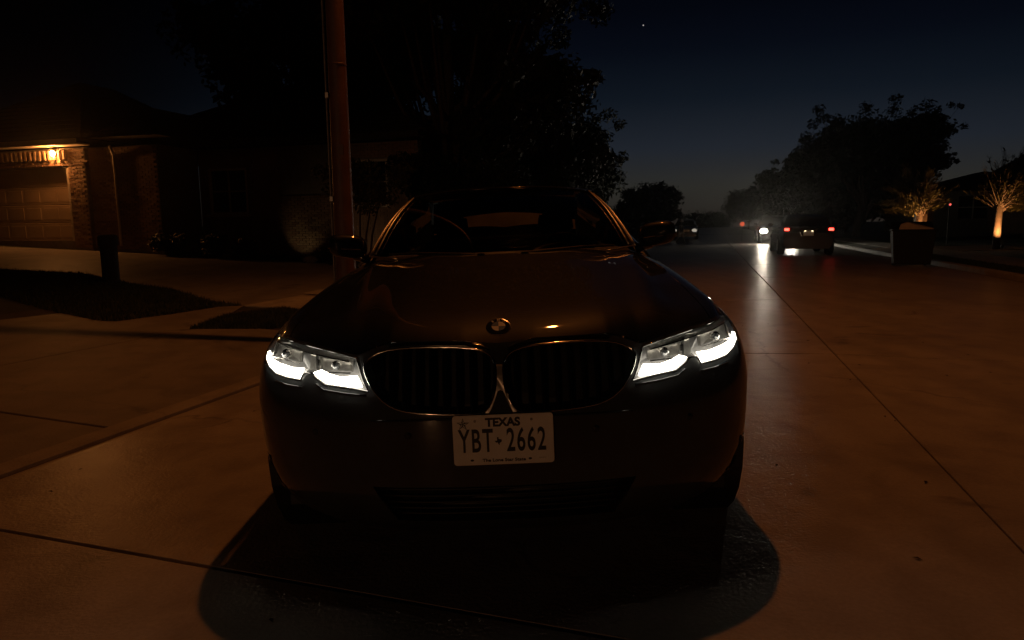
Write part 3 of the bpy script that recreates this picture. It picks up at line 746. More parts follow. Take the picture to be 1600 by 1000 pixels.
# bumper chin crease and parking sensors
MB().tube([(x + OFF, YF(x, .575) - .001, .575 - .02 * abs(x)) for x in [-.42 + .84 * i / 20 for i in range(21)]], .004, 6).build('bumper_crease', M_PAINT, car, smooth=True)
for sx in (1, -1):
    for x in (.30, .62):
        MB().lathe([(.011, 0), (.011, .003), (.009, .004)], (sx * x + OFF, YF(x, .52), .52), 14, Matrix.Rotation(R(90), 4, 'X')).build('parking_sensor', M_PAINT, car, smooth=True)
# --- roundel
EY = .17; ez = Zh(0, EY); nrm = Vector((0, -math.tan(R(33)), 1)).normalized()
EM = Matrix.Translation((OFF, EY - .002, ez - .0025)) @ Vector((0, 0, 1)).rotation_difference(nrm).to_matrix().to_4x4()
em = bpy.data.objects.new('bonnet_roundel', None)
def emb(mb, name, m, par, **kw): mb.v = [tuple(EM @ Vector(p)) for p in mb.v]; return mb.build(name, m, par, **kw)
rbase = emb(MB().lathe([(.0425, 0), (.0425, .005), (.041, .0075), (.0385, .0078)], n=40), 'roundel', M_CHROME, car, smooth=False)
emb(MB().lathe([(.0382, .0072), (.0382, .0084)], n=40), 'roundel_ring', M_PIANO, rbase)
emb(MB().lathe([(.0242, .0080), (.0242, .0090)], n=40), 'roundel_inner_ring', M_CHROME, rbase)
for k in range(4):
    P = [(0, 0)] + [(.0228 * math.cos(k * PI / 2 + q * PI / 16), .0228 * math.sin(k * PI / 2 + q * PI / 16)) for q in range(9)]
    emb(MB().prism([(x, y, .0085) for x, y in P], (0, 0, .0012)), 'roundel_quarter', M_WHITE if k % 2 == 0 else M_BLUE, rbase)
def text_mesh(s, size, mat_, parent, M, sx=1., bold=.0, name='lettering', align='CENTER', th=.0006, space=1.):
    cu = bpy.data.curves.new(name, 'FONT'); cu.body = s; cu.size = size; cu.align_x = align; cu.align_y = 'CENTER'; cu.offset = bold; cu.extrude = th; cu.space_character = space; cu.resolution_u = 4
    to = bpy.data.objects.new('tmp', cu); C.objects.link(to); dg = bpy.context.evaluated_depsgraph_get(); dg.update()
    me = bpy.data.meshes.new_from_object(to.evaluated_get(dg)); bpy.data.objects.remove(to); me.name = name
    me.transform(M @ Matrix.Diagonal((sx, 1, 1, 1))); me.materials.clear(); me.materials.append(mat_)
    return link(name, me, parent)
for ch, q in (('B', 128), ('M', 90), ('W', 52)):
    M = EM @ Matrix.Translation((.0312 * math.cos(R(q)), .0312 * math.sin(R(q)), .0086)) @ Matrix.Rotation(R(q - 90), 4, 'Z')
    text_mesh(ch, .0135, M_WHITE, rbase, M, 1., .0003)
# --- licence plate
PM = Matrix.Translation((OFF + .004, -.022, .507)) @ Matrix.Scale(1.025, 4) @ Matrix.Rotation(R(88), 4, 'X')
def rr(w, h, r, n=6):
    P = []
    for cx, cy, q0 in ((w/2 - r, h/2 - r, 0), (-w/2 + r, h/2 - r, 90), (-w/2 + r, -h/2 + r, 180), (w/2 - r, -h/2 + r, 270)):
        P += [(cx + r * math.cos(R(q0 + 90 * k / n)), cy + r * math.sin(R(q0 + 90 * k / n))) for k in range(n + 1)]
    return P
def pl(mb, name, m, par, **kw): mb.v = [tuple(PM @ Vector(p)) for p in mb.v]; return mb.build(name, m, par, **kw)
plate = pl(MB().prism([(x, y, -.0015) for x, y in rr(.308, .156, .010)], (0, 0, .003)), 'licence_plate', M_PLATE, car, bevel=.0008)
pl(MB().prism([(x, y, -.018) for x, y in rr(.27, .12, .01)], (0, 0, .0162)), 'plate_bracket', M_PLASTIC, plate)
rimp = [(x, y, .0016) for x, y in rr(.300, .148, .009)]
pl(MB().tube(rimp, .0011, 5, closed=True), 'plate_rim', M_PLATE, plate, smooth=True)
T = lambda x, y: PM @ Matrix.Translation((x, y, .0020))
text_mesh('TEXAS', .036, M_INK, plate, T(.000, .0535), 1.0, .0016)
text_mesh('YBT', .101, M_INK, plate, T(-.084, -.0055), .54, .0017, space=1.16)
text_mesh('2662', .101, M_INK, plate, T(.070, -.0055), .54, .0017, space=1.16)
text_mesh('The Lone Star State', .0135, M_INK, plate, T(-.0, -.064), 1.22, .0004)
text_mesh('—————', .006, M_INK, plate, T(.118, -.0605), .7, .0001)
star = []
for k in range(10):
    r_ = .019 if k % 2 == 0 else .0072; star.append((-.122 + r_ * math.sin(k * PI / 5), .051 + r_ * math.cos(k * PI / 5), .0018))
mbs = MB()
for k in range(0, 10, 2):       # outlined star with split points
    c = (-.122, .051, .0018); a, b, d = star[k], star[k - 1], star[(k + 1) % 10]
    mbs.add([c, b, a], [(0, 1, 2)]); mbs.tube([c, d, a], .0009, 4)
pl(mbs, 'plate_star', M_INK, plate)
tex = [(-.35, .95), (.02, .95), (.02, .52), (.35, .42), (.72, .40), (.80, .02), (.72, -.22), (.38, -.45), (.22, -.70), (.26, -.98), (.02, -.88), (-.16, -.48), (-.36, -.30), (-.52, -.48), (-.72, -.28), (-.98, .06), (-.35, .06)]
pl(MB().prism([(-.0150 + .0125 * x, -.004 + .0125 * y, .0016) for x, y in tex], (0, 0, .0012)), 'state_shape', M_INK, plate)
for x in (-.098, .080):
    pl(MB().prism([(x + .0055 * math.cos(k * PI / 5), -.0625 + .0034 * math.sin(k * PI / 5), .0016) for k in range(10)], (0, 0, .0008)), 'plate_sticker', M_INK, plate)
for x in (-.085, .088):
    pl(MB().lathe([(.0042, .0012), (.0042, .003), (.002, .004)], (x, .060, 0), 8), 'plate_screw', M_STEEL, plate, smooth=False)
# --- wheels
def wheel(cx, cy, sx, par):
    Mw = Matrix.Rotation(R(90) * sx, 4, 'Y')
    w = bpy.data.objects.new('wheel', None)
    ty = MB().lathe([(.21, -.11), (.30, -.115), (.328, -.09), (.333, -.04), (.333, .04), (.328, .09), (.30, .115), (.21, .11)], (cx + OFF, cy, .333), 36, Mw).build('wheel', M_RUBBER, par, smooth=True)
    MB().lathe([(.03, .098), (.06, .09), (.06, .085), (.195, .085), (.21, .11), (.225, .112)], (cx + OFF, cy, .333), 36, Mw).build('rim', M_HDARK, ty, smooth=True)
    for k in range(5):
        q = 2 * PI * k / 5; a = Vector((.05 * math.cos(q), .05 * math.sin(q), .098)); b = Vector((.205 * math.cos(q + .12), .205 * math.sin(q + .12), .105)); c = Vector((.205 * math.cos(q - .12), .205 * math.sin(q - .12), .105))
        m = MB(); m.tube([Mw @ a + Vector((cx + OFF, cy, .333)), Mw @ b + Vector((cx + OFF, cy, .333))], .012, 6); m.tube([Mw @ a + Vector((cx + OFF, cy, .333)), Mw @ c + Vector((cx + OFF, cy, .333))], .012, 6)
        m.build('spoke', M_SATIN, ty)
for cy in (WHY, 3.65):
    for sx in (1, -1): wheel(sx * .80, cy, sx, car)
for sx in (1, -1):
    MB().lathe([(.37, -.12), (.40, -.1), (.40, .12)], (sx * .78 + OFF, WHY, WHZ), 24, Matrix.Rotation(R(90) * sx, 4, 'Y')).build('arch_liner', M_PLASTIC, car)
# --- cabin
shift(MB().grid([[(x, 1.86 + d, z - .03 * abs(x)) for x in [-.70 + .07 * i for i in range(21)]] for d, z in ((-.35, .985), (-.1, 1.0), (.12, 1.005), (.26, .99), (.30, .93), (.30, .6))])).build('dashboard', M_DASH, car, smooth=True)
shift(MB().grid([[(.36 + .19 * q, 1.80 + d, 1.012 + e * (1 - abs(q) ** 2.6)) for q in [-1 + i / 10 for i in range(21)]] for d, e in ((0, .0), (.02, .018), (.06, .034), (.14, .046), (.20, .044), (.21, .0))])).build('instrument_hood', M_TAN, car, smooth=True)  # tan instead of dash vinyl, standing in for lamplight on the binnacle
for sx in (1, -1):
    seat = shift(MB().box((sx * .37, 2.72, .80), (.50, .14, .56), Euler((R(14), 0, 0)), .86)).build('seat', M_SEAT, car, bevel=.05, seg=3, smooth=True)
    shift(MB().box((sx * .37, 2.82, 1.18), (.26, .10, .17), Euler((R(8), 0, 0)), .85)).build('headrest', M_SEAT, seat, bevel=.035, seg=3, smooth=True)
    shift(MB().box((sx * .37, 2.45, .50), (.50, .52, .14))).build('seat_cushion', M_SEAT, seat, bevel=.05, seg=3, smooth=True)
sw = MB(); sw.tube([(.37 + .18 * math.cos(2 * PI * k / 28) + OFF, 2.20 - .05 * math.sin(2 * PI * k / 28), .93 + .17 * math.sin(2 * PI * k / 28)) for k in range(28)], .015, 8, closed=True)
sw.box((.37 + OFF, 2.20, .92), (.30, .02, .04)); sw.box((.37 + OFF, 2.19, .91), (.12, .04, .10)); sw.build('steering_wheel', M_PLASTIC, car, smooth=True)
shift(MB().box((0, 2.20, 1.30), (.23, .03, .065))).build('rear_view_mirror', M_PIANO, car, bevel=.015, seg=3)
shift(MB().box((0, 3.45, .78), (1.2, .16, .58), Euler((R(18), 0, 0)))).build('rear_seat', M_SEAT, car, bevel=.05, seg=3)
for sx in (1, -1):
    MB().tube([(sx * .04 + OFF + sx * 0, 1.40, 1.025), (sx * .20 + OFF, 1.405, 1.035), (sx * .42 + OFF, 1.47, 1.045), (sx * .60 + OFF, 1.585, 1.04)], .007, 6).build('wiper', M_PLASTIC, car)
# washer nozzle
for x in (-.10, .12):
    shift(MB().box((x, 1.36, Zh(x, 1.36) + .004), (.04, .02, .010))).build('washer_nozzle', M_PIANO, car, bevel=.003)

# ------------------------------------------------------------------ generic cars down the street
def street_car(name, label, u, v, face, paint, top=1.50, group=None, head=0., tail=0., plate_lit=False, Wd=.92, Ln=4.5):
    # local frame: +Y is the car's nose; face = heading of the nose in the road frame (0 = away from camera)
    p = at(u, v); t = thing(name, label, 'car', p, -A + face, group)
    prof = [(-.0, .30), (.0, .62), (.04, .86), (.10, .93), (.55, .98), (1.05, .965)]
    prof_top = [(0, .30), (.03, .75), (.09, .92), (.5, .99), (.75, 1.0), (3.15, .97), (3.3, .95), (4.1, .80), (4.45, .68), (4.5, .30)]
    mb = MB(); rows = []
    for y, z in prof_top:
        yy = y - Ln / 2; w = Wd * (1 - .14 * (abs(yy) / (Ln / 2)) ** 4)
        rows.append([(-w * .86, yy, .22), (-w, yy, .40), (-w, yy, max(.42, z * .72)), (-w * .95, yy, max(.44, z * .93)), (-w * .80, yy, max(.46, z)), (0, yy, max(.47, z + .015)), (w * .80, yy, max(.46, z)), (w * .95, yy, max(.44, z * .93)), (w, yy, max(.42, z * .72)), (w, yy, .40), (w * .86, yy, .22)])
    mb.grid(rows); mb.f.append(tuple(range(11))); k0 = len(mb.v) - 11; mb.f.append(tuple(k0 + i for i in range(11)))
    mb.build('body', paint, t, smooth=False, bevel=.02)
    gh = MB(); g = [(.35, .97, .80), (.62, 1.28, .70), (.95, top - .04, .62), (1.5, top, .60), (2.2, top - .02, .60), (2.55, top - .12, .63), (3.2, .98, .76)]
    rows = [[(-w, y - Ln / 2, min(z, .95)), (-w * .99, y - Ln / 2, z * .5 + .48), (-w * .92, y - Ln / 2, z - .005), (0, y - Ln / 2, z + .02), (w * .92, y - Ln / 2, z - .005), (w * .99, y - Ln / 2, z * .5 + .48), (w, y - Ln / 2, min(z, .95))] for y, z, w in g]
    gh.grid(rows); gh.build('window', M_GLASSD, t, smooth=False)
    rf = MB(); rf.grid([[(-w * .93, y - Ln / 2, z + .004), (0, y - Ln / 2, z + .03), (w * .93, y - Ln / 2, z + .004)] for y, z, w in g[2:6]]); rf.build('roof', paint, t)
    for yy in (-Ln / 2 + .85, Ln / 2 - .85):
        for sx in (1, -1):
            wh = MB().lathe([(.2, -.11), (.31, -.115), (.335, -.08), (.335, .08), (.31, .115), (.2, .11)], (sx * (Wd - .11), yy, .335), 22, Matrix.Rotation(R(90) * sx, 4, 'Y')).build('wheel', M_RUBBER, t, smooth=True)
            MB().lathe([(.05, .11), (.2, .10), (.21, .118)], (sx * (Wd - .11), yy, .335), 16, Matrix.Rotation(R(90) * sx, 4, 'Y')).build('rim', M_SATIN, wh)
    rear = -Ln / 2; nose = Ln / 2
    for sx in (1, -1):
        tl = MB().box((sx * (Wd - .22), rear + .02, .86), (.27, .10, .13)).build('tail_light', mat('tail_lens', (.18, .01, .008), .2, coat=1.), t, bevel=.02)
        if tail: MB().box((sx * (Wd - .20), rear - .035, .87), (.15, .012, .085)).build('lamp', emitter('tail_glow', (1, .055, .035), tail), tl, bevel=.004)
        hl = MB().box((sx * (Wd - .24), nose - .10, .68), (.34, .12, .14)).build('headlight', M_HDARK, t, bevel=.02)
        if head: MB().lathe([(.075, 0), (.06, .02), (.02, .03)], (sx * (Wd - .24), nose - .035, .66), 16, Matrix.Diagonal((2.3, 1, 1.6, 1)) @ Matrix.Rotation(R(-90), 4, 'X')).build('lamp', emitter('headlight_glow_%g' % head, (1, .90, .72), head), hl, smooth=True)
        MB().box((sx * (Wd + .09), nose - 1.62, 1.02), (.18, .08, .13)).build('door_mirror', paint, t, bevel=.03)
    MB().box((0, rear - .005, .74), (.32, .02, .16)).build('licence_plate', M_PLATE, t)
    if plate_lit:
        MB().box((0, rear - .02, .84), (.46, .04, .03)).build('plate_lamp', M_CHROME, t)
        for sx in (1, -1):
            MB().box((sx * .11, rear - .022, .824), (.05, .016, .012)).build('lamp', emitter('plate_glow', (1, .78, .5), 9), t)
        MB().tube([(-.28, rear - .01, .80), (-.22, rear - .02, .655), (.22, rear - .02, .655), (.28, rear - .01, .80)], .010, 6).build('plate_frame', M_CHROME, t)
    MB().box((0, rear - .0, .48), (Wd * 1.7, .10, .22)).build('rear_bumper', paint, t, bevel=.04)
    MB().box((0, nose - .02, .46), (Wd * 1.6, .10, .2)).build('front_bumper', M_PLASTIC, t, bevel=.04)
    gr = MB()
    for k in range(5): gr.box((0, nose - .015, .58 + .03 * k), (.7, .05, .012))
    gr.build('grille', M_DCHROME, t)
    return t
suv = street_car('parked_car', 'dark car seen from behind with red tail lights and lit plate, by the right kerb', 27.4, 3.24, 0, M_CAR2, 1.38, tail=6.5, plate_lit=True, Wd=.89)
onc = street_car('parked_car', 'car facing the camera with one dazzling headlight, half hidden behind the dark car', 40.4, 3.45, PI, M_CAR2, 1.48, head=330)
street_car('parked_car', 'unlit distant car at the left of the road beyond the walker', 52, -1.6, PI, M_CAR2, 1.42, head=.35)  # faint headlight glow stands in for reflected glints
p = at(40.4 - 2.5, 3.45 - .70, .66)
hd = bpy.data.lights.new('headlight_beam', 'SPOT'); hd.energy = 60; hd.color = (1, .76, .52); hd.spot_size = R(95); hd.spot_blend = .8; hd.shadow_soft_size = .07
hb_ = bpy.data.objects.new('headlight_beam', hd); C.objects.link(hb_); hb_.location = p + RD * -.1; hb_.rotation_euler = (-RD + Vector((0, 0, -.11))).to_track_quat('-Z', 'Y').to_euler(); hb_['kind'] = 'helper'

# ------------------------------------------------------------------ wheeled bin on the right
bt_ = thing('wheeled_bin', 'black wheeled rubbish bin overfull with pale cardboard, at the right kerb', 'bin', at(19.6, 4.95), -A - .15)
bd = MB()
P0 = [(-.40, -.34), (.40, -.34), (.40, .34), (-.40, .34)]; P1 = [(-.47, -.42), (.47, -.42), (.47, .42), (-.47, .42)]
bd.add([(x, y, .06) for x, y in P0] + [(x, y, .93) for x, y in P1] + [(x * .95, y * .95, .93) for x, y in P1] + [(x * .94, y * .94, .2) for x, y in P0],
       [(3, 2, 1, 0), (12, 13, 14, 15)] + [(k + i, k + (i + 1) % 4, k + 4 + (i + 1) % 4, k + 4 + i) for k in (0, 4, 8) for i in range(4)])
bd.build('body', M_BIN, bt_, bevel=.02)
MB().tube([(x, y, .90) for x, y in ((-.485, -.435), (.485, -.435), (.485, .435), (-.485, .435))], .022, 6, closed=True).build('rim', M_BIN, bt_)
MB().box((.0, .40, 1.02), (.96, .05, .34), Euler((R(-62), 0, 0))).build('lid', M_BIN, bt_, bevel=.015)
MB().tube([(-.3, .50, .86), (-.3, .56, .88), (.3, .56, .88), (.3, .50, .86)], .016, 6).build('handle', M_BIN, bt_)
for sx in (1, -1):
    MB().lathe([(.04, -.03), (.1, -.03), (.1, .03), (.04, .03)], (sx * .36, .36, .10), 16, Matrix.Rotation(R(90), 4, 'Y')).build('wheel', M_RUBBER, bt_)
cb = tag(MB().prism([(-.34, -.30, .90), (-.30, -.28, 1.04), (-.16, -.26, 1.10), (.05, -.24, 1.04), (.42, -.30, .94), (.42, -.30, .90)], (.05, .45, .02)).build('cardboard', M_CARD, None, bevel=.008), 'crumpled pale cardboard poking out of the black wheeled bin', 'cardboard')
cb.matrix_world = Matrix.Translation(bt_.location) @ Matrix.Rotation(-A - .15, 4, 'Z')

# ------------------------------------------------------------------ trees and plants
def leaf_cloud(mb, c, r, n, s, squash=.8, rnd=random):
    c = Vector(c)
    for _ in range(n):
        d = Vector((rnd.gauss(0, 1), rnd.gauss(0, 1), rnd.gauss(0, 1))).normalized() * (r * rnd.random() ** .45); d.z *= squash
        p = c + d; a = Vector((rnd.gauss(0, 1), rnd.gauss(0, 1), rnd.gauss(0, 1))).normalized(); b = a.orthogonal().normalized(); k = s * rnd.uniform(.6, 1.5)
        i = len(mb.v); mb.v += [tuple(p - a * k), tuple(p + b * k * .5), tuple(p + a * k), tuple(p - b * k * .5)]; mb.f.append((i, i + 1, i + 2, i + 3))
def tree(name, label, x, y, h, crown_r, seed, n=9000, s=.09, base=None, lean=(0, 0), mleaf=None, group=None, trunk_r=.16, spiky=0, zc=None, group_=None):
    rnd = random.Random(seed); z0 = gz(x, y)
    t = thing(name, label, 'tree', (x, y, z0), 0, group)
    cb_ = base if base is not None else h * .3
    tr = MB(); tr.tube([(0, 0, -.1), (.03 * h * .1, 0, cb_ * .6), (lean[0] * .4, lean[1] * .4, cb_ + (h - cb_) * .35), (lean[0], lean[1], h * .9)], [trunk_r * 1.25, trunk_r, trunk_r * .65, .02], 9)
    cr_ = MB(); nb = 26; zmid = (cb_ + h) / 2; rz = (h - cb_) / 2
    for k in range(nb):
        d = Vector((rnd.gauss(0, 1), rnd.gauss(0, 1), rnd.gauss(0, 1))).normalized() * rnd.uniform(.35, .95)
        c = Vector((d.x * crown_r * .78 + lean[0] * .6, d.y * crown_r * .78 + lean[1] * .6, zmid + d.z * rz * .82)); rr_ = crown_r * rnd.uniform(.22, .46)
        leaf_cloud(cr_, c, rr_, n // nb, s, .75, rnd); leaf_cloud(cr_, c * .9 + Vector((0, 0, zmid * .1)), rr_ * .75, n // nb // 5, s * 3.2, .75, rnd)
        tr.tube([(lean[0] * .4, lean[1] * .4, cb_ * .8 + rnd.random() * rz * .6), c * .55 + Vector((0, 0, cb_ * .42)), c], [trunk_r * .45, trunk_r * .22, .012], 5)
        for q in range(spiky):
            e = c + Vector((rnd.gauss(0, 1), rnd.gauss(0, 1), rnd.uniform(-.2, 1))).normalized() * rr_ * rnd.uniform(1.1, 1.6); leaf_cloud(cr_, e, rr_ * .28, n // nb // 10, s, .8, rnd)
            tr.tube([c, e], [.012, .006], 4)
    tr.build('trunk', M_BARK, t, smooth=True); cr_.build('crown', mleaf or M_LEAF, t)
    return t
G1 = 'dark street trees'
tree('tree', 'low far tree closing the end of the road under the sky gap', 41.5, 150, 2.3, 7.5, 43, 5000, .22, .0)
tree('tree', 'tallest dark tree behind the black sedan, its crown running out of the frame', -1.75, 20.5, 12.5, 4.9, 11, 46000, .095, 1.2, trunk_r=.24, spiky=3, group=G1)
tree('tree', 'dark tree with a jagged edge just right of the tallest tree', 3.0, 33.5, 6.6, 3.3, 12, 18000, .10, .5, spiky=3, group=G1)
tree('tree', 'bushy dark tree filling the gap under the tallest tree, behind the sedan roof', .6, 26.5, 7.4, 3.3, 41, 24000, .09, .4, spiky=2, group=G1)
tree('tree', 'dark tree towering over the roof behind the street lamp pole', -8.5, 31, 13.5, 5.6, 13, 14000, .15, 3.0, spiky=2, group=G1)
tree('tree', 'distant rounded tree on the left side of the road, nearer one of the row', 17.4, 88, 6.6, 4.6, 14, 6000, .17, .8, group=G1)
tree('tree', 'distant low tree on the left, where the row meets the sky gap', 22.3, 104, 5.0, 3.6, 15, 5000, .17, .4, group=G1)
tree('tree', 'distant rounded tree right of the sky gap above the headlight', 36.8, 108, 6.6, 4.8, 16, 6000, .18, .5, group=G1)
tree('tree', 'distant low tree left of centre behind the door mirror', 13.0, 70, 4.3, 4.0, 24, 5000, .14, .3, group=G1)
tree('tree', 'large spreading tree on the right, above the parked car with tail lights', 22.3, 45, 8.4, 4.4, 17, 22000, .12, 1.0, lean=(1.2, 0), trunk_r=.24, spiky=3, group=G1)
tree('tree', 'smaller tree left of the large spreading tree, over the road edge', 19.0, 47, 6.6, 3.0, 18, 13000, .11, .2, spiky=2, group=G1)
tree('tree', 'low dense tree under the large spreading tree, above the bin', 24.0, 50, 4.6, 4.0, 42, 9000, .14, .1, group=G1)
tree('tree', 'tree with a ragged right branch beside the dark roofs', 26.2, 45.5, 8.0, 2.5, 19, 10000, .11, 3.3, lean=(.6, 0), spiky=4, group=G1)

def ornamental(name, label, x, y, h, fan, seed, lean):
    # uplit multi-branch small tree: stem, fanned bare shoots with narrow leaves
    rnd = random.Random(seed); z0 = gz(x, y); t = thing(name, label, 'tree', (x, y, z0), 0, 'small uplit garden trees')
    tr = MB(); st = Vector((lean * .12, 0, h * .72)); tr.tube([(0, 0, -.05), (lean * .02, 0, h * .25), (lean * .08, 0, h * .5), st], [.13, .11, .09, .03], 9)
    cr_ = MB()
    for k in range(fan):
        q = rnd.gauss(lean * 1.1, .75); el = rnd.uniform(.15, 1.35); lv = rnd.random() ** 1.6
        d = Vector((math.sin(q) + lean * .8, rnd.uniform(-.8, .8), el)).normalized(); L = h * rnd.uniform(.24, .60) * (1.15 if rnd.random() < .12 else .85)
        st = Vector((lean * .12 + rnd.gauss(0, .05), rnd.gauss(0, .06), h * (.40 + .30 * lv)))
        m1 = st + d * L * .55 + Vector((rnd.gauss(0, .06), rnd.gauss(0, .06), .05)); e = st + d * L + Vector((0, 0, -.16 * L * rnd.random()))
        tr.tube([st, m1, e], [.013, .008, .003], 4)
        for j in range(44):
            b = rnd.uniform(.35, 1.05); p = st.lerp(e, b) + Vector((rnd.gauss(0, .05), rnd.gauss(0, .05), rnd.gauss(0, .05)))
            a = (d + Vector((rnd.gauss(0, .3), rnd.gauss(0, .3), rnd.gauss(0, .3)))).normalized(); c = a.orthogonal().normalized(); s_ = rnd.uniform(.05, .12)
            i = len(cr_.v); cr_.v += [tuple(p - a * s_), tuple(p + c * s_ * .22), tuple(p + a * s_), tuple(p - c * s_ * .22)]; cr_.f.append((i, i + 1, i + 2, i + 3))
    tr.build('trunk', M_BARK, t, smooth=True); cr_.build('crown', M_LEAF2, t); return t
def garden_light(label, x, y, aim, energy, col=(1, .42, .13), size=70, glow=8):
    z = gz(x, y); t = thing('garden_light', label, 'garden light', (x, y, z), 0, 'garden uplights')
    MB().tube([(0, 0, -.04), (0, 0, .08)], .012, 6).build('stake', M_STEEL, t)
    d = (Vector(aim) - Vector((x, y, z + .12))).normalized(); q = Vector((0, 0, 1)).rotation_difference(d).to_matrix().to_4x4()
    MB().lathe([(.03, -.05), (.045, 0), (.045, .05), (.040, .052)], (0, 0, .12), 12, q).build('lamp_head', M_PLASTIC, t, smooth=True)
    MB().lathe([(.036, .044), (.03, .05)], (0, 0, .12), 12, q).build('lamp_lens', emitter('garden_glow_%g' % glow, col, glow), t)
    l = bpy.data.lights.new('garden_beam', 'SPOT'); l.energy = energy; l.color = col; l.spot_size = R(size); l.spot_blend = .6; l.shadow_soft_size = .03
    o = bpy.data.objects.new('garden_beam', l); C.objects.link(o); o.location = Vector((x, y, z + .12)) + d * .07; o.rotation_euler = d.to_track_quat('-Z', 'Y').to_euler(); o['kind'] = 'helper'
    return t
ornamental('small_tree', 'small uplit tree behind the wheeled bin, shoots leaning left', 16.2, 27.6, 3.1, 130, 31, -.25)
ornamental('small_tree', 'small uplit tree at the right edge with shoots fanning right', 16.75, 24.0, 3.2, 150, 32, .4)
garden_light('garden uplight at the foot of the tree behind the wheeled bin', 16.0, 27.1, (16.15, 27.7, 2.3), 420, size=95)
garden_light('garden uplight by the house column, right of the tree behind the bin', 17.0, 28.4, (17.2, 29.3, 2.0), 32)
garden_light('garden uplight at the foot of the right-edge tree', 16.55, 23.4, (16.95, 24.1, 2.4), 420, size=95)

def bush(name, label, x, y, r, h, seed, m=M_LEAF, n=1600, s=.05, group='garden shrubs'):
    rnd = random.Random(seed); t = thing(name, label, 'shrub', (x, y, gz(x, y)), 0, group); st = MB(); lf = MB()
    for k in range(12):
        d = Vector((rnd.gauss(0, .6), rnd.gauss(0, .6), 1)).normalized(); e = Vector((d.x * r, d.y * r, h * rnd.uniform(.6, 1)))
        st.tube([(0, 0, -.03), e * .5, e], [.02, .014, .005], 4); leaf_cloud(lf, e * .85, r * .5, n // 12, s, .9, rnd)
    st.build('stem', M_BARK, t); lf.build('foliage', m, t); return t
# slender multi-stem tree by the lit window
rnd = random.Random(5); t = thing('small_tree', 'slender multi-stem tree against the lit window right of the lamp pole', 'tree', (-3.75, 17.3, gz(-3.75, 17.3)), 0)
st = MB(); lf = MB()
for k in range(5):
    x0 = (k - 2) * .10; e = Vector((x0 * 3.2 + rnd.uniform(-.1, .1), rnd.uniform(-.2, .2), rnd.uniform(1.7, 2.3)))
    st.tube([(x0, 0, -.05), (x0 * 1.5, 0, .8), e], [.035, .028, .012], 6)
    for j in range(5): leaf_cloud(lf, e + Vector((rnd.gauss(0, .3), rnd.gauss(0, .25), rnd.gauss(.0, .22))), .3, 90, .05, .8, rnd)
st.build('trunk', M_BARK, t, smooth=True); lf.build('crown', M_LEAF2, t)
for i, (x, y, r_, h_) in enumerate(((-2.35, 18.9, 1.05, 3.3), (-.7, 19.6, 1.2, 3.0))):
    bush('shrub', ['tall dark shrub at the end of the house wall, just left of the sedan roof', 'tall dark shrub behind the sedan roof, under the tallest tree'][i], x, y, r_, h_, 70 + i, n=8000, s=.06, group='tall shrubs behind the sedan')
for i, (x, y, r_, h_) in enumerate(((-9.2, 18.9, .5, .5), (-8.0, 18.7, .45, .6), (-7.1, 18.5, .4, .45), (-4.7, 18.0, .35, .4))):
    bush('shrub', ['low dark shrub in the bed, furthest left beside the downspout wall', 'low dark shrub second from the left in the planting bed', 'low dark shrub left of the lit brick patch', 'low dark shrub under the lit window by the slender tree'][i], x, y, r_, h_, 50 + i)

# ------------------------------------------------------------------ brick house on the left
HO = Vector((-11.75, 19.55, 0)); HZ = .84
house = thing('brick_house', 'long tan brick house on the left with a lit garage bay', 'house', (HO.x, HO.y, HZ), -A)
BW, BH, BD = .21, .066, .045     # brick face, with joints
brick_me = MB().box((0, 0, 0), (.20, .05, .057)).data('brick', M_BRICK, bevel=.004, seg=1)
brick_md = MB().box((0, 0, 0), (.20, .05, .057)).data('brick', M_BRICKD, bevel=.004, seg=1)
def wall(name, x0, x1, z0, z1, y, parent, th=.2, holes=()):
    # solid mortar wall with openings left out: built from strips
    mb = MB(); xs = sorted({x0, x1, *[h[0] for h in holes], *[h[1] for h in holes]}); zs = sorted({z0, z1, *[h[2] for h in holes], *[h[3] for h in holes]})
    for a, b in zip(xs, xs[1:]):
        for c, d in zip(zs, zs[1:]):
            if any(h[0] - 1e-4 <= a and b <= h[1] + 1e-4 and h[2] - 1e-4 <= c and d <= h[3] + 1e-4 for h in holes): continue
            mb.box(((a + b) / 2, y + th / 2, (c + d) / 2), (b - a, th, d - c))
    return mb.build(name, M_MORTAR, parent)
def brick_field(par, x0, x1, z0, z1, y, holes=(), as_parts=True, limit=300):
    k = 0; cnt = 0; mb = MB(); z = z0 + .033; row = 0
    while z < z1 - .02:
        x = x0 + (BW / 2 if row % 2 == 0 else 0) + .0
        while x < x1 + .01:
            a, b = max(x0, x - .10), min(x1, x + .10)
            if b - a > .05 and not any(h[0] - .02 < b and a < h[1] + .02 and h[2] - .03 < z < h[3] + .03 for h in holes):
                dy = random.uniform(-.004, .004)
                if as_parts and cnt < limit and b - a > .19:
                    o = link('brick', random.choice((brick_me, brick_me, brick_md)), par, ((a + b) / 2, y - .002 + dy, z)); cnt += 1
                else: mb.box(((a + b) / 2, y - .002 + dy, z), (b - a, .05, .057))
            x += BW
        z += BH; row += 1
    if mb.v:
        o = mb.build('bricks', M_BRICK, par); o['kind'] = 'stuff'
# garage bay: opening a -5.9..-.75, z 0..2.05
GW = (-5.75, -.62, 0, 2.02)
gw = wall('garage_wall', -6.6, 0, -.4, 2.55, 0, house, .25, [GW])
brick_field(gw, -.60, 0, -.2, 2.55, 0, [GW], True, 200)
brick_field(gw, -6.6, -5.77, -.2, 2.55, 0, [GW], False)
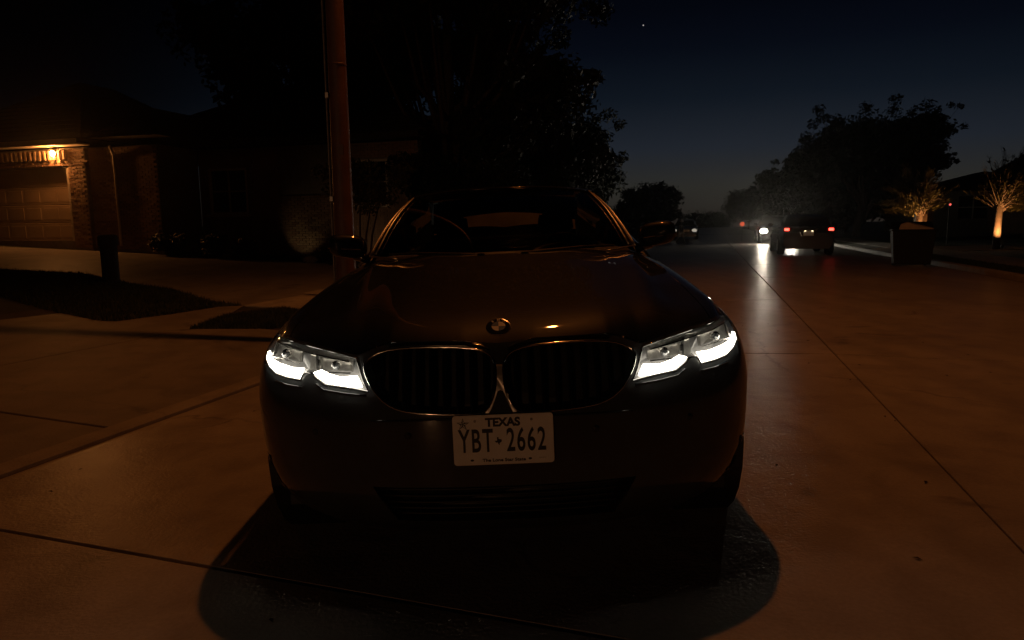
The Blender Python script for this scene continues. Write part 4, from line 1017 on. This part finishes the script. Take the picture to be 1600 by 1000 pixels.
# lintel course and dentil soldiers lit by the wall lamp
for k in range(30):
    x = -5.6 + k * .17
    MB().box((x, -.035, 2.36), (.075, .10, .26)).build('dentil', M_BRICK, gw, bevel=.006, seg=1)
for k in range(29):
    link('brick', brick_me, gw, (-5.75 + .105 + k * .212 - .3, -.012, 2.17))
    link('brick', brick_md, gw, (-5.75 + k * .212 - .3, -.010, 2.10))
MB().box((-3.3, -.16, 2.62), (6.9, .42, .05)).build('soffit', M_TRIM, gw)
MB().box((-3.3, -.385, 2.67), (6.9, .03, .16)).build('fascia_board', M_TRIM, gw, bevel=.006)
gd = MB().box((-3.185, .225, 1.01), (5.13, .05, 2.02)).build('garage_door', M_DOOR, house)
for r_ in range(4):
    MB().box((-3.185, .19, .252 + r_ * .505), (5.10, .03, .488)).build('panel', M_DOOR, gd, bevel=.008, seg=1)
    for c in range(8):
        MB().box((-5.43 + c * .642, .1735, .252 + r_ * .505), (.54, .009, .34)).build('raised_panel', M_DOOR, gd, bevel=.007, seg=1)
MB().box((-.655, .07, 1.0), (.07, .16, 2.04)).build('door_jamb', M_TRIM, gw)
# side wall of the bay and the recessed main facade
nb_ = wall('near_wall', .01, 2.3, -.4, 2.55, .12, house, 1.55); brick_field(nb_, .01, 2.3, -.25, 2.55, .12, [], True, 300)
WIN = (7.2, 8.3, .9, 2.1); WIN2 = (2.6, 3.9, .7, 2.0)
mw = wall('facade', 2.3, 9.2, -.6, 2.55, 1.7, house, .25, [WIN, WIN2])
brick_field(mw, 2.32, 5.0, -.5, 2.55, 1.7, [WIN2], False)
brick_field(mw, 5.0, 6.7, -.6, 1.2, 1.7, [WIN], True, 240)
brick_field(mw, 6.7, 9.2, -.7, 2.55, 1.7, [WIN], False)
for (a, b, c, d) in (WIN, WIN2):
    w = MB()
    for bx in (((a + b) / 2, c + .03, b - a, .06), ((a + b) / 2, d - .03, b - a, .06)): w.box((bx[0], 1.74, bx[1]), (bx[2], .08, bx[3]))
    for x in (a + .03, b - .03): w.box((x, 1.74, (c + d) / 2), (.06, .08, d - c - .12))
    w.box(((a + b) / 2, 1.75, (c + d) / 2), (.03, .05, d - c - .12)); w.box(((a + b) / 2, 1.75, (c + d) / 2 + .003), (b - a - .12, .045, .03))
    wf = w.build('window', M_TRIM, mw); MB().box(((a + b) / 2, 1.80, (c + d) / 2), (b - a, .02, d - c)).build('pane', M_GLASSD, wf)
    MB().box(((a + b) / 2, 1.66, c - .04), (b - a + .2, .14, .07)).build('sill', M_TRIM, wf, bevel=.008)
MB().box((5.7, 1.50, 1.71), (7.4, .42, .05), None).build('soffit', M_ROOF, mw).location = (0, 0, .91)  # soffit and fascia coloured dark to stand in for lying out of the light
MB().box((5.75, 1.275, 2.67), (7.3, .03, .16)).build('fascia_board', M_ROOF, mw)
# roofs, hipped, in shingle courses
def hip(par, x0, x1, y0, y1, z0, rise, courses=14):
    ins = min(x1 - x0, y1 - y0) / 2 * .98; rf = MB().box(((x0 + x1) / 2, (y0 + y1) / 2, z0 + .02), (x1 - x0 - .1, y1 - y0 - .1, .04)).build('roof', M_ROOF, par); st = MB()
    for k in range(courses):
        a, b = k / courses, (k + 1.15) / courses
        P = lambda q, e: [(x0 + ins * q, y0 + ins * q, z0 + rise * q + e), (x1 - ins * q, y0 + ins * q, z0 + rise * q + e), (x1 - ins * q, y1 - ins * q, z0 + rise * q + e), (x0 + ins * q, y1 - ins * q, z0 + rise * q + e)]
        A_, B_, C_ = P(a, .015), P(min(b, 1.0), .002), P(a, 0)
        st.add(A_ + B_ + C_, [(i, (i + 1) % 4, 4 + (i + 1) % 4, 4 + i) for i in range(4)] + [(8 + i, 8 + (i + 1) % 4, (i + 1) % 4, i) for i in range(4)])
    o = st.build('shingles', M_ROOF, rf); o['kind'] = 'stuff'; return rf
hip(house, -6.9, .35, -.42, 8, 2.75, 2.3); hip(house, -1, 9.6, 1.22, 9.5, 2.76, 2.2); hip(house, .36, 2.7, -.30, 4, 2.755, .9, 8)
MB().tube([(.92, .06, -.15), (.92, .06, 2.3), (.92, -.05, 2.55)], .035, 8).build('downspout', M_TRIM, house, smooth=True)
# wall lamp above the garage door corner
wl_p = house.matrix_world
def HP(x, y, z): return HO + RN * x + RD * y + Vector((0, 0, HZ + z))
wp = HP(-.98, -.13, 2.42)
wl = thing('wall_light', 'glowing orange wall light above the garage door corner', 'wall light', wp, -A)
MB().lathe([(.05, .0), (.06, .02), (.06, .05)], (0, .09, 0), 12, Matrix.Rotation(R(90), 4, 'X')).build('back_plate', M_PLASTIC, wl)
MB().tube([(0, .07, 0), (0, .04, .04), (0, 0, .05)], .012, 6).build('arm', M_PLASTIC, wl)
MB().lathe([(.03, .07), (.05, .06), (.055, .05)], (0, 0, 0), 12).build('cap', M_PLASTIC, wl)
MB().lathe([(.016, -.075), (.042, -.05), (.052, -.01), (.046, .03), (.03, .046)], (0, 0, 0), 16).build('globe', emitter('wall_lamp_glow', (1, .36, .085), 900), wl, smooth=True)
q = HP(5.55, .8, 0); garden_light('garden uplight washing the brick patch left of the lamp pole', q.x, q.y, HP(5.7, 1.7, .2), 2.2, (1, .72, .36), 80, 3)
q = HP(7.9, .3, 0); garden_light('garden uplight under the lit window right of the lamp pole', q.x, q.y, HP(7.8, 1.7, .6), 4, (1, .66, .38), 90, 2)
def rock(label, x, y, s, seed):
    bm = bmesh.new(); bmesh.ops.create_icosphere(bm, subdivisions=2, radius=1); rnd = random.Random(seed)
    for v in bm.verts: v.co *= rnd.uniform(.8, 1.15); v.co.x *= s[0]; v.co.y *= s[1]; v.co.z *= s[2]
    me = bpy.data.meshes.new('rock'); bm.to_mesh(me); bm.free(); me.materials.append(M_ROCK)
    return tag(link('rock', me, None, (x, y, gz(x, y) + s[2] * .55)), label, 'rock')
rock('pale rock in the bed in front of the lit brick patch', -5.30, 18.3, (.20, .14, .13), 3)
rock('small pale rock in the dark bed left of the lit brick patch', -7.75, 18.9, (.12, .1, .07), 4)

# utility pedestal on the grass at the left
pd_x, pd_y = -6.98, 12.05
pd = thing('utility_pedestal', 'squat dark utility pedestal standing on the grass at the left', 'utility pedestal', (pd_x, pd_y, gz(pd_x, pd_y)), .3)
MB().lathe([(.150, 0), (.150, .05), (.135, .07), (.135, .68), (.128, .70)], n=20).build('body', M_BIN, pd, smooth=False)
MB().lathe([(.158, .66), (.158, .80), (.145, .835), (.10, .85)], n=20).build('cap', M_BIN, pd, smooth=False)
MB().box((0, -.14, .45), (.05, .02, .07)).build('latch', M_BIN, pd, bevel=.006)

# ------------------------------------------------------------------ houses on the right
def dark_house(name, label, u, v, w, d, hw, rise, kind='hip'):
    p = at(u, v); t = thing(name, label, 'house', p, -A)
    wl_ = wall('facade', -w / 2, w / 2, -.4, hw, -d / 2, t, .25, [(-w * .3, -w * .3 + 1.4, .9, 2.1), (w * .15, w * .15 + 1.4, .9, 2.1), (-.5, .5, -.05, 2.1)])
    MB().box((0, .13, hw / 2), (w - .02, d - .3, hw - .02)).build('walls', M_BRICKD, t)
    for x in (-w * .3 + .7, w * .15 + .7):
        f = MB(); f.box((x, -d / 2 + .05, 1.5), (.05, .05, 1.2)); f.box((x, -d / 2 + .053, 1.5), (1.4, .045, .05))
        wf = f.build('window', M_TRIM, wl_); MB().box((x, -d / 2 + .10, 1.5), (1.4, .02, 1.2)).build('pane', M_GLASSD, wf)
    dr = MB().box((0, -d / 2 + .08, 1.02), (1.0, .06, 2.1)).build('door', M_DOOR, wl_); MB().lathe([(.03, 0), (.03, .04)], (.38, -d / 2 + .02, 1.0), 10, Matrix.Rotation(R(90), 4, 'X')).build('handle', M_CHROME, dr)
    if kind == 'hip': hip(t, -w / 2 - .5, w / 2 + .5, -d / 2 - .5, d / 2 + .5, hw, rise)
    else:
        rf = MB(); rf.prism([(-w / 2 - .4, -d / 2 - .4, hw), (w / 2 + .4, -d / 2 - .4, hw), (w / 2 - 1.6, -d / 2 - .4 + d * .45, hw + rise), (-w / 2 + 1.6, -d / 2 - .4 + d * .45, hw + rise)], (0, 0, .12)); 
        rf.prism([(-w / 2 - .4, d / 2 + .4, hw), (w / 2 + .4, d / 2 + .4, hw), (w / 2 - 1.6, -d / 2 - .4 + d * .45, hw + rise), (-w / 2 + 1.6, -d / 2 - .4 + d * .45, hw + rise)], (0, 0, .12))
        rf.prism([(-w / 2 - .4, -d / 2 - .4, hw), (-w / 2 - .4, d / 2 + .4, hw), (-w / 2 + 1.6, -d / 2 - .4 + d * .45, hw + rise)], (.05, 0, .12)); rf.build('roof', M_ROOF, t)
    return t
dark_house('dark_house', 'unlit house with a low hipped roof beyond the uplit tree behind the bin', 47.5, 15.4, 8, 9, 2.35, 1.25)
dark_house('dark_house', 'unlit taller house at the right edge with a flat-topped dark roof', 42.2, 20.4, 12, 8, 2.3, 1.95, 'mansard')
for i, (x, y) in enumerate(((17.25, 29.4), (18.6, 31.2))):
    t = thing('porch_column', ['uplit brick porch column just right of the tree behind the bin', 'dim brick porch column below the small red light'][i], 'column', (x, y, gz(x, y)), -A, 'porch columns')
    MB().box((0, 0, .05), (.52, .52, .18)).build('base', M_TRIM, t, bevel=.01); MB().box((0, 0, 1.3), (.40, .40, 2.35)).build('shaft', M_BRICK, t, bevel=.01); MB().box((0, 0, 2.53), (.52, .52, .12)).build('capital', M_TRIM, t, bevel=.01)
p = Vector((18.58, 29.6, 1.80)); t = thing('red_light', 'tiny red light on a post in front of the right-hand houses', 'light', (p.x, p.y, gz(p.x, p.y)))
MB().tube([(0, .03, 0), (0, .03, p.z - gz(p.x, p.y) + .12)], .03, 8).build('post', M_PLASTIC, t); MB().lathe([(.05, 0), (.045, .02), (.02, .03)], (0, 0, p.z - gz(p.x, p.y)), 12, Matrix.Rotation(R(90), 4, 'X')).build('lamp', emitter('red_glow', (1, .14, .10), 1.2), t)
# round red signal beside the road, far off
p = Vector((13.93, 42.0, 1.03)); g0 = gz(p.x, p.y)
t = thing('round_red_sign', 'round glowing red sign on a thin post, left of the dazzling headlight', 'sign', (p.x, p.y, g0))
MB().tube([(0, .02, 0), (0, .02, p.z - g0 + .2)], .02, 8).build('post', M_STEEL, t)
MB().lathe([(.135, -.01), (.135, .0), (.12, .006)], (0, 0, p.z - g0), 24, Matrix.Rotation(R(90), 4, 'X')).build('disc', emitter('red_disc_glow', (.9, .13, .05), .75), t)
MB().box((.20, .0, p.z - g0 + .19), (.34, .012, .035), Euler((0, -.08, 0))).build('name_blade', M_WHITE, t)

# ------------------------------------------------------------------ walker far down the road
def person(x, y, rz):
    z0 = gz(x, y); k = 1.30 / 1.75
    J = {'pel': (0, 0, .92), 'waist': (0, .0, 1.06), 'chest': (0, -.01, 1.30), 'neck': (0, -.02, 1.47), 'hd': (0, -.04, 1.57), 'top': (0, -.03, 1.70),
         'hl': (.10, 0, .88), 'kl': (.17, -.12, .50), 'al': (.21, -.16, .09), 'tl': (.22, -.30, .03), 'hr': (-.10, 0, .88), 'kr': (-.15, .06, .50), 'ar': (-.20, .26, .12), 'tr': (-.21, .14, .03),
         'sl': (.19, 0, 1.40), 'el': (.25, .10, 1.13), 'wl': (.25, .0, .90), 'fl': (.25, -.04, .80), 'sr': (-.19, 0, 1.40), 'er': (-.25, -.06, 1.13), 'wr': (-.26, -.18, .93), 'fr': (-.26, -.22, .84)}
    E = [('pel', 'waist'), ('waist', 'chest'), ('chest', 'neck'), ('neck', 'hd'), ('hd', 'top'), ('pel', 'hl'), ('hl', 'kl'), ('kl', 'al'), ('al', 'tl'), ('pel', 'hr'), ('hr', 'kr'), ('kr', 'ar'), ('ar', 'tr'), ('chest', 'sl'), ('sl', 'el'), ('el', 'wl'), ('wl', 'fl'), ('chest', 'sr'), ('sr', 'er'), ('er', 'wr'), ('wr', 'fr')]
    RADS = {'pel': .13, 'waist': .125, 'chest': .14, 'neck': .055, 'hd': .095, 'top': .07, 'hl': .10, 'kl': .06, 'al': .042, 'tl': .03, 'hr': .10, 'kr': .06, 'ar': .042, 'tr': .03, 'sl': .06, 'el': .043, 'wl': .03, 'fl': .028, 'sr': .06, 'er': .043, 'wr': .03, 'fr': .028}
    ks = list(J); me = bpy.data.meshes.new('person'); me.from_pydata([Vector(J[q]) * k for q in ks], [(ks.index(a), ks.index(b)) for a, b in E], [])
    o = link('person', me, None, (x, y, z0), (0, 0, rz)); me.materials.append(M_CLOTHD)
    md = o.modifiers.new('skin', 'SKIN'); 
    for q, sv in zip(ks, me.skin_vertices[0].data): sv.radius = (RADS[q] * k, RADS[q] * k); sv.use_root = (q == 'pel')
    sb = o.modifiers.new('sub', 'SUBSURF'); sb.levels = 1; sb.render_levels = 1
    tag(o, 'person walking on the road in a dark top and pale shorts', 'person')
    sh = MB()
    for sx, kx in ((1, 'kl'), (-1, 'kr')):
        kn = Vector(J[kx]); h_ = Vector(J['hl' if sx > 0 else 'hr']); sh.tube([(h_ + Vector((0, 0, .06))) * k, (h_.lerp(kn, .5)) * k, (h_.lerp(kn, .95)) * k], [.125 * k, .105 * k, .095 * k], 10)
    sh.build('shorts', M_CLOTH, o, smooth=True)
    MB().lathe([(.102, 0), (.098, .06), (.06, .12), (.01, .135)], (0, -.035 * k, 1.24), 14).build('cap', M_CLOTH, o, smooth=True)
    return o
person(9.68, 39.64, .5)

# ------------------------------------------------------------------ evening star
st = MB(); bm = bmesh.new(); bmesh.ops.create_icosphere(bm, subdivisions=1, radius=.42); st.v = [tuple(v.co) for v in bm.verts]; st.f = [tuple(v.index for v in f.verts) for f in bm.faces]; bm.free()
o = st.build('evening_star', emitter('star_glow', (1, .92, .85), .4)); o.location = (75.0, 404.6, 110.3); tag(o, 'single bright star low in the dark blue evening sky', 'star')

# ------------------------------------------------------------------ thin haze added to stand in for lens glow round the lamps
me = bpy.data.meshes.new('haze'); bxm = MB().box((24, 52, 6.6), (300, 330, 17.0)); me.from_pydata(bxm.v, [], bxm.f)
M_HAZE = bpy.data.materials.new('haze'); M_HAZE.use_nodes = True; hn = M_HAZE.node_tree; hn.nodes.clear()
h_o = hn.nodes.new('ShaderNodeOutputMaterial'); h_v = hn.nodes.new('ShaderNodeVolumePrincipled')
h_v.inputs['Color'].default_value = (.9, .9, .9, 1); h_v.inputs['Density'].default_value = .0007; h_v.inputs['Anisotropy'].default_value = .92
hn.links.new(h_v.outputs[0], h_o.inputs['Volume']); me.materials.append(M_HAZE)
ho_ = link('haze', me); ho_['kind'] = 'stuff'
SC.cycles.volume_bounces = 0
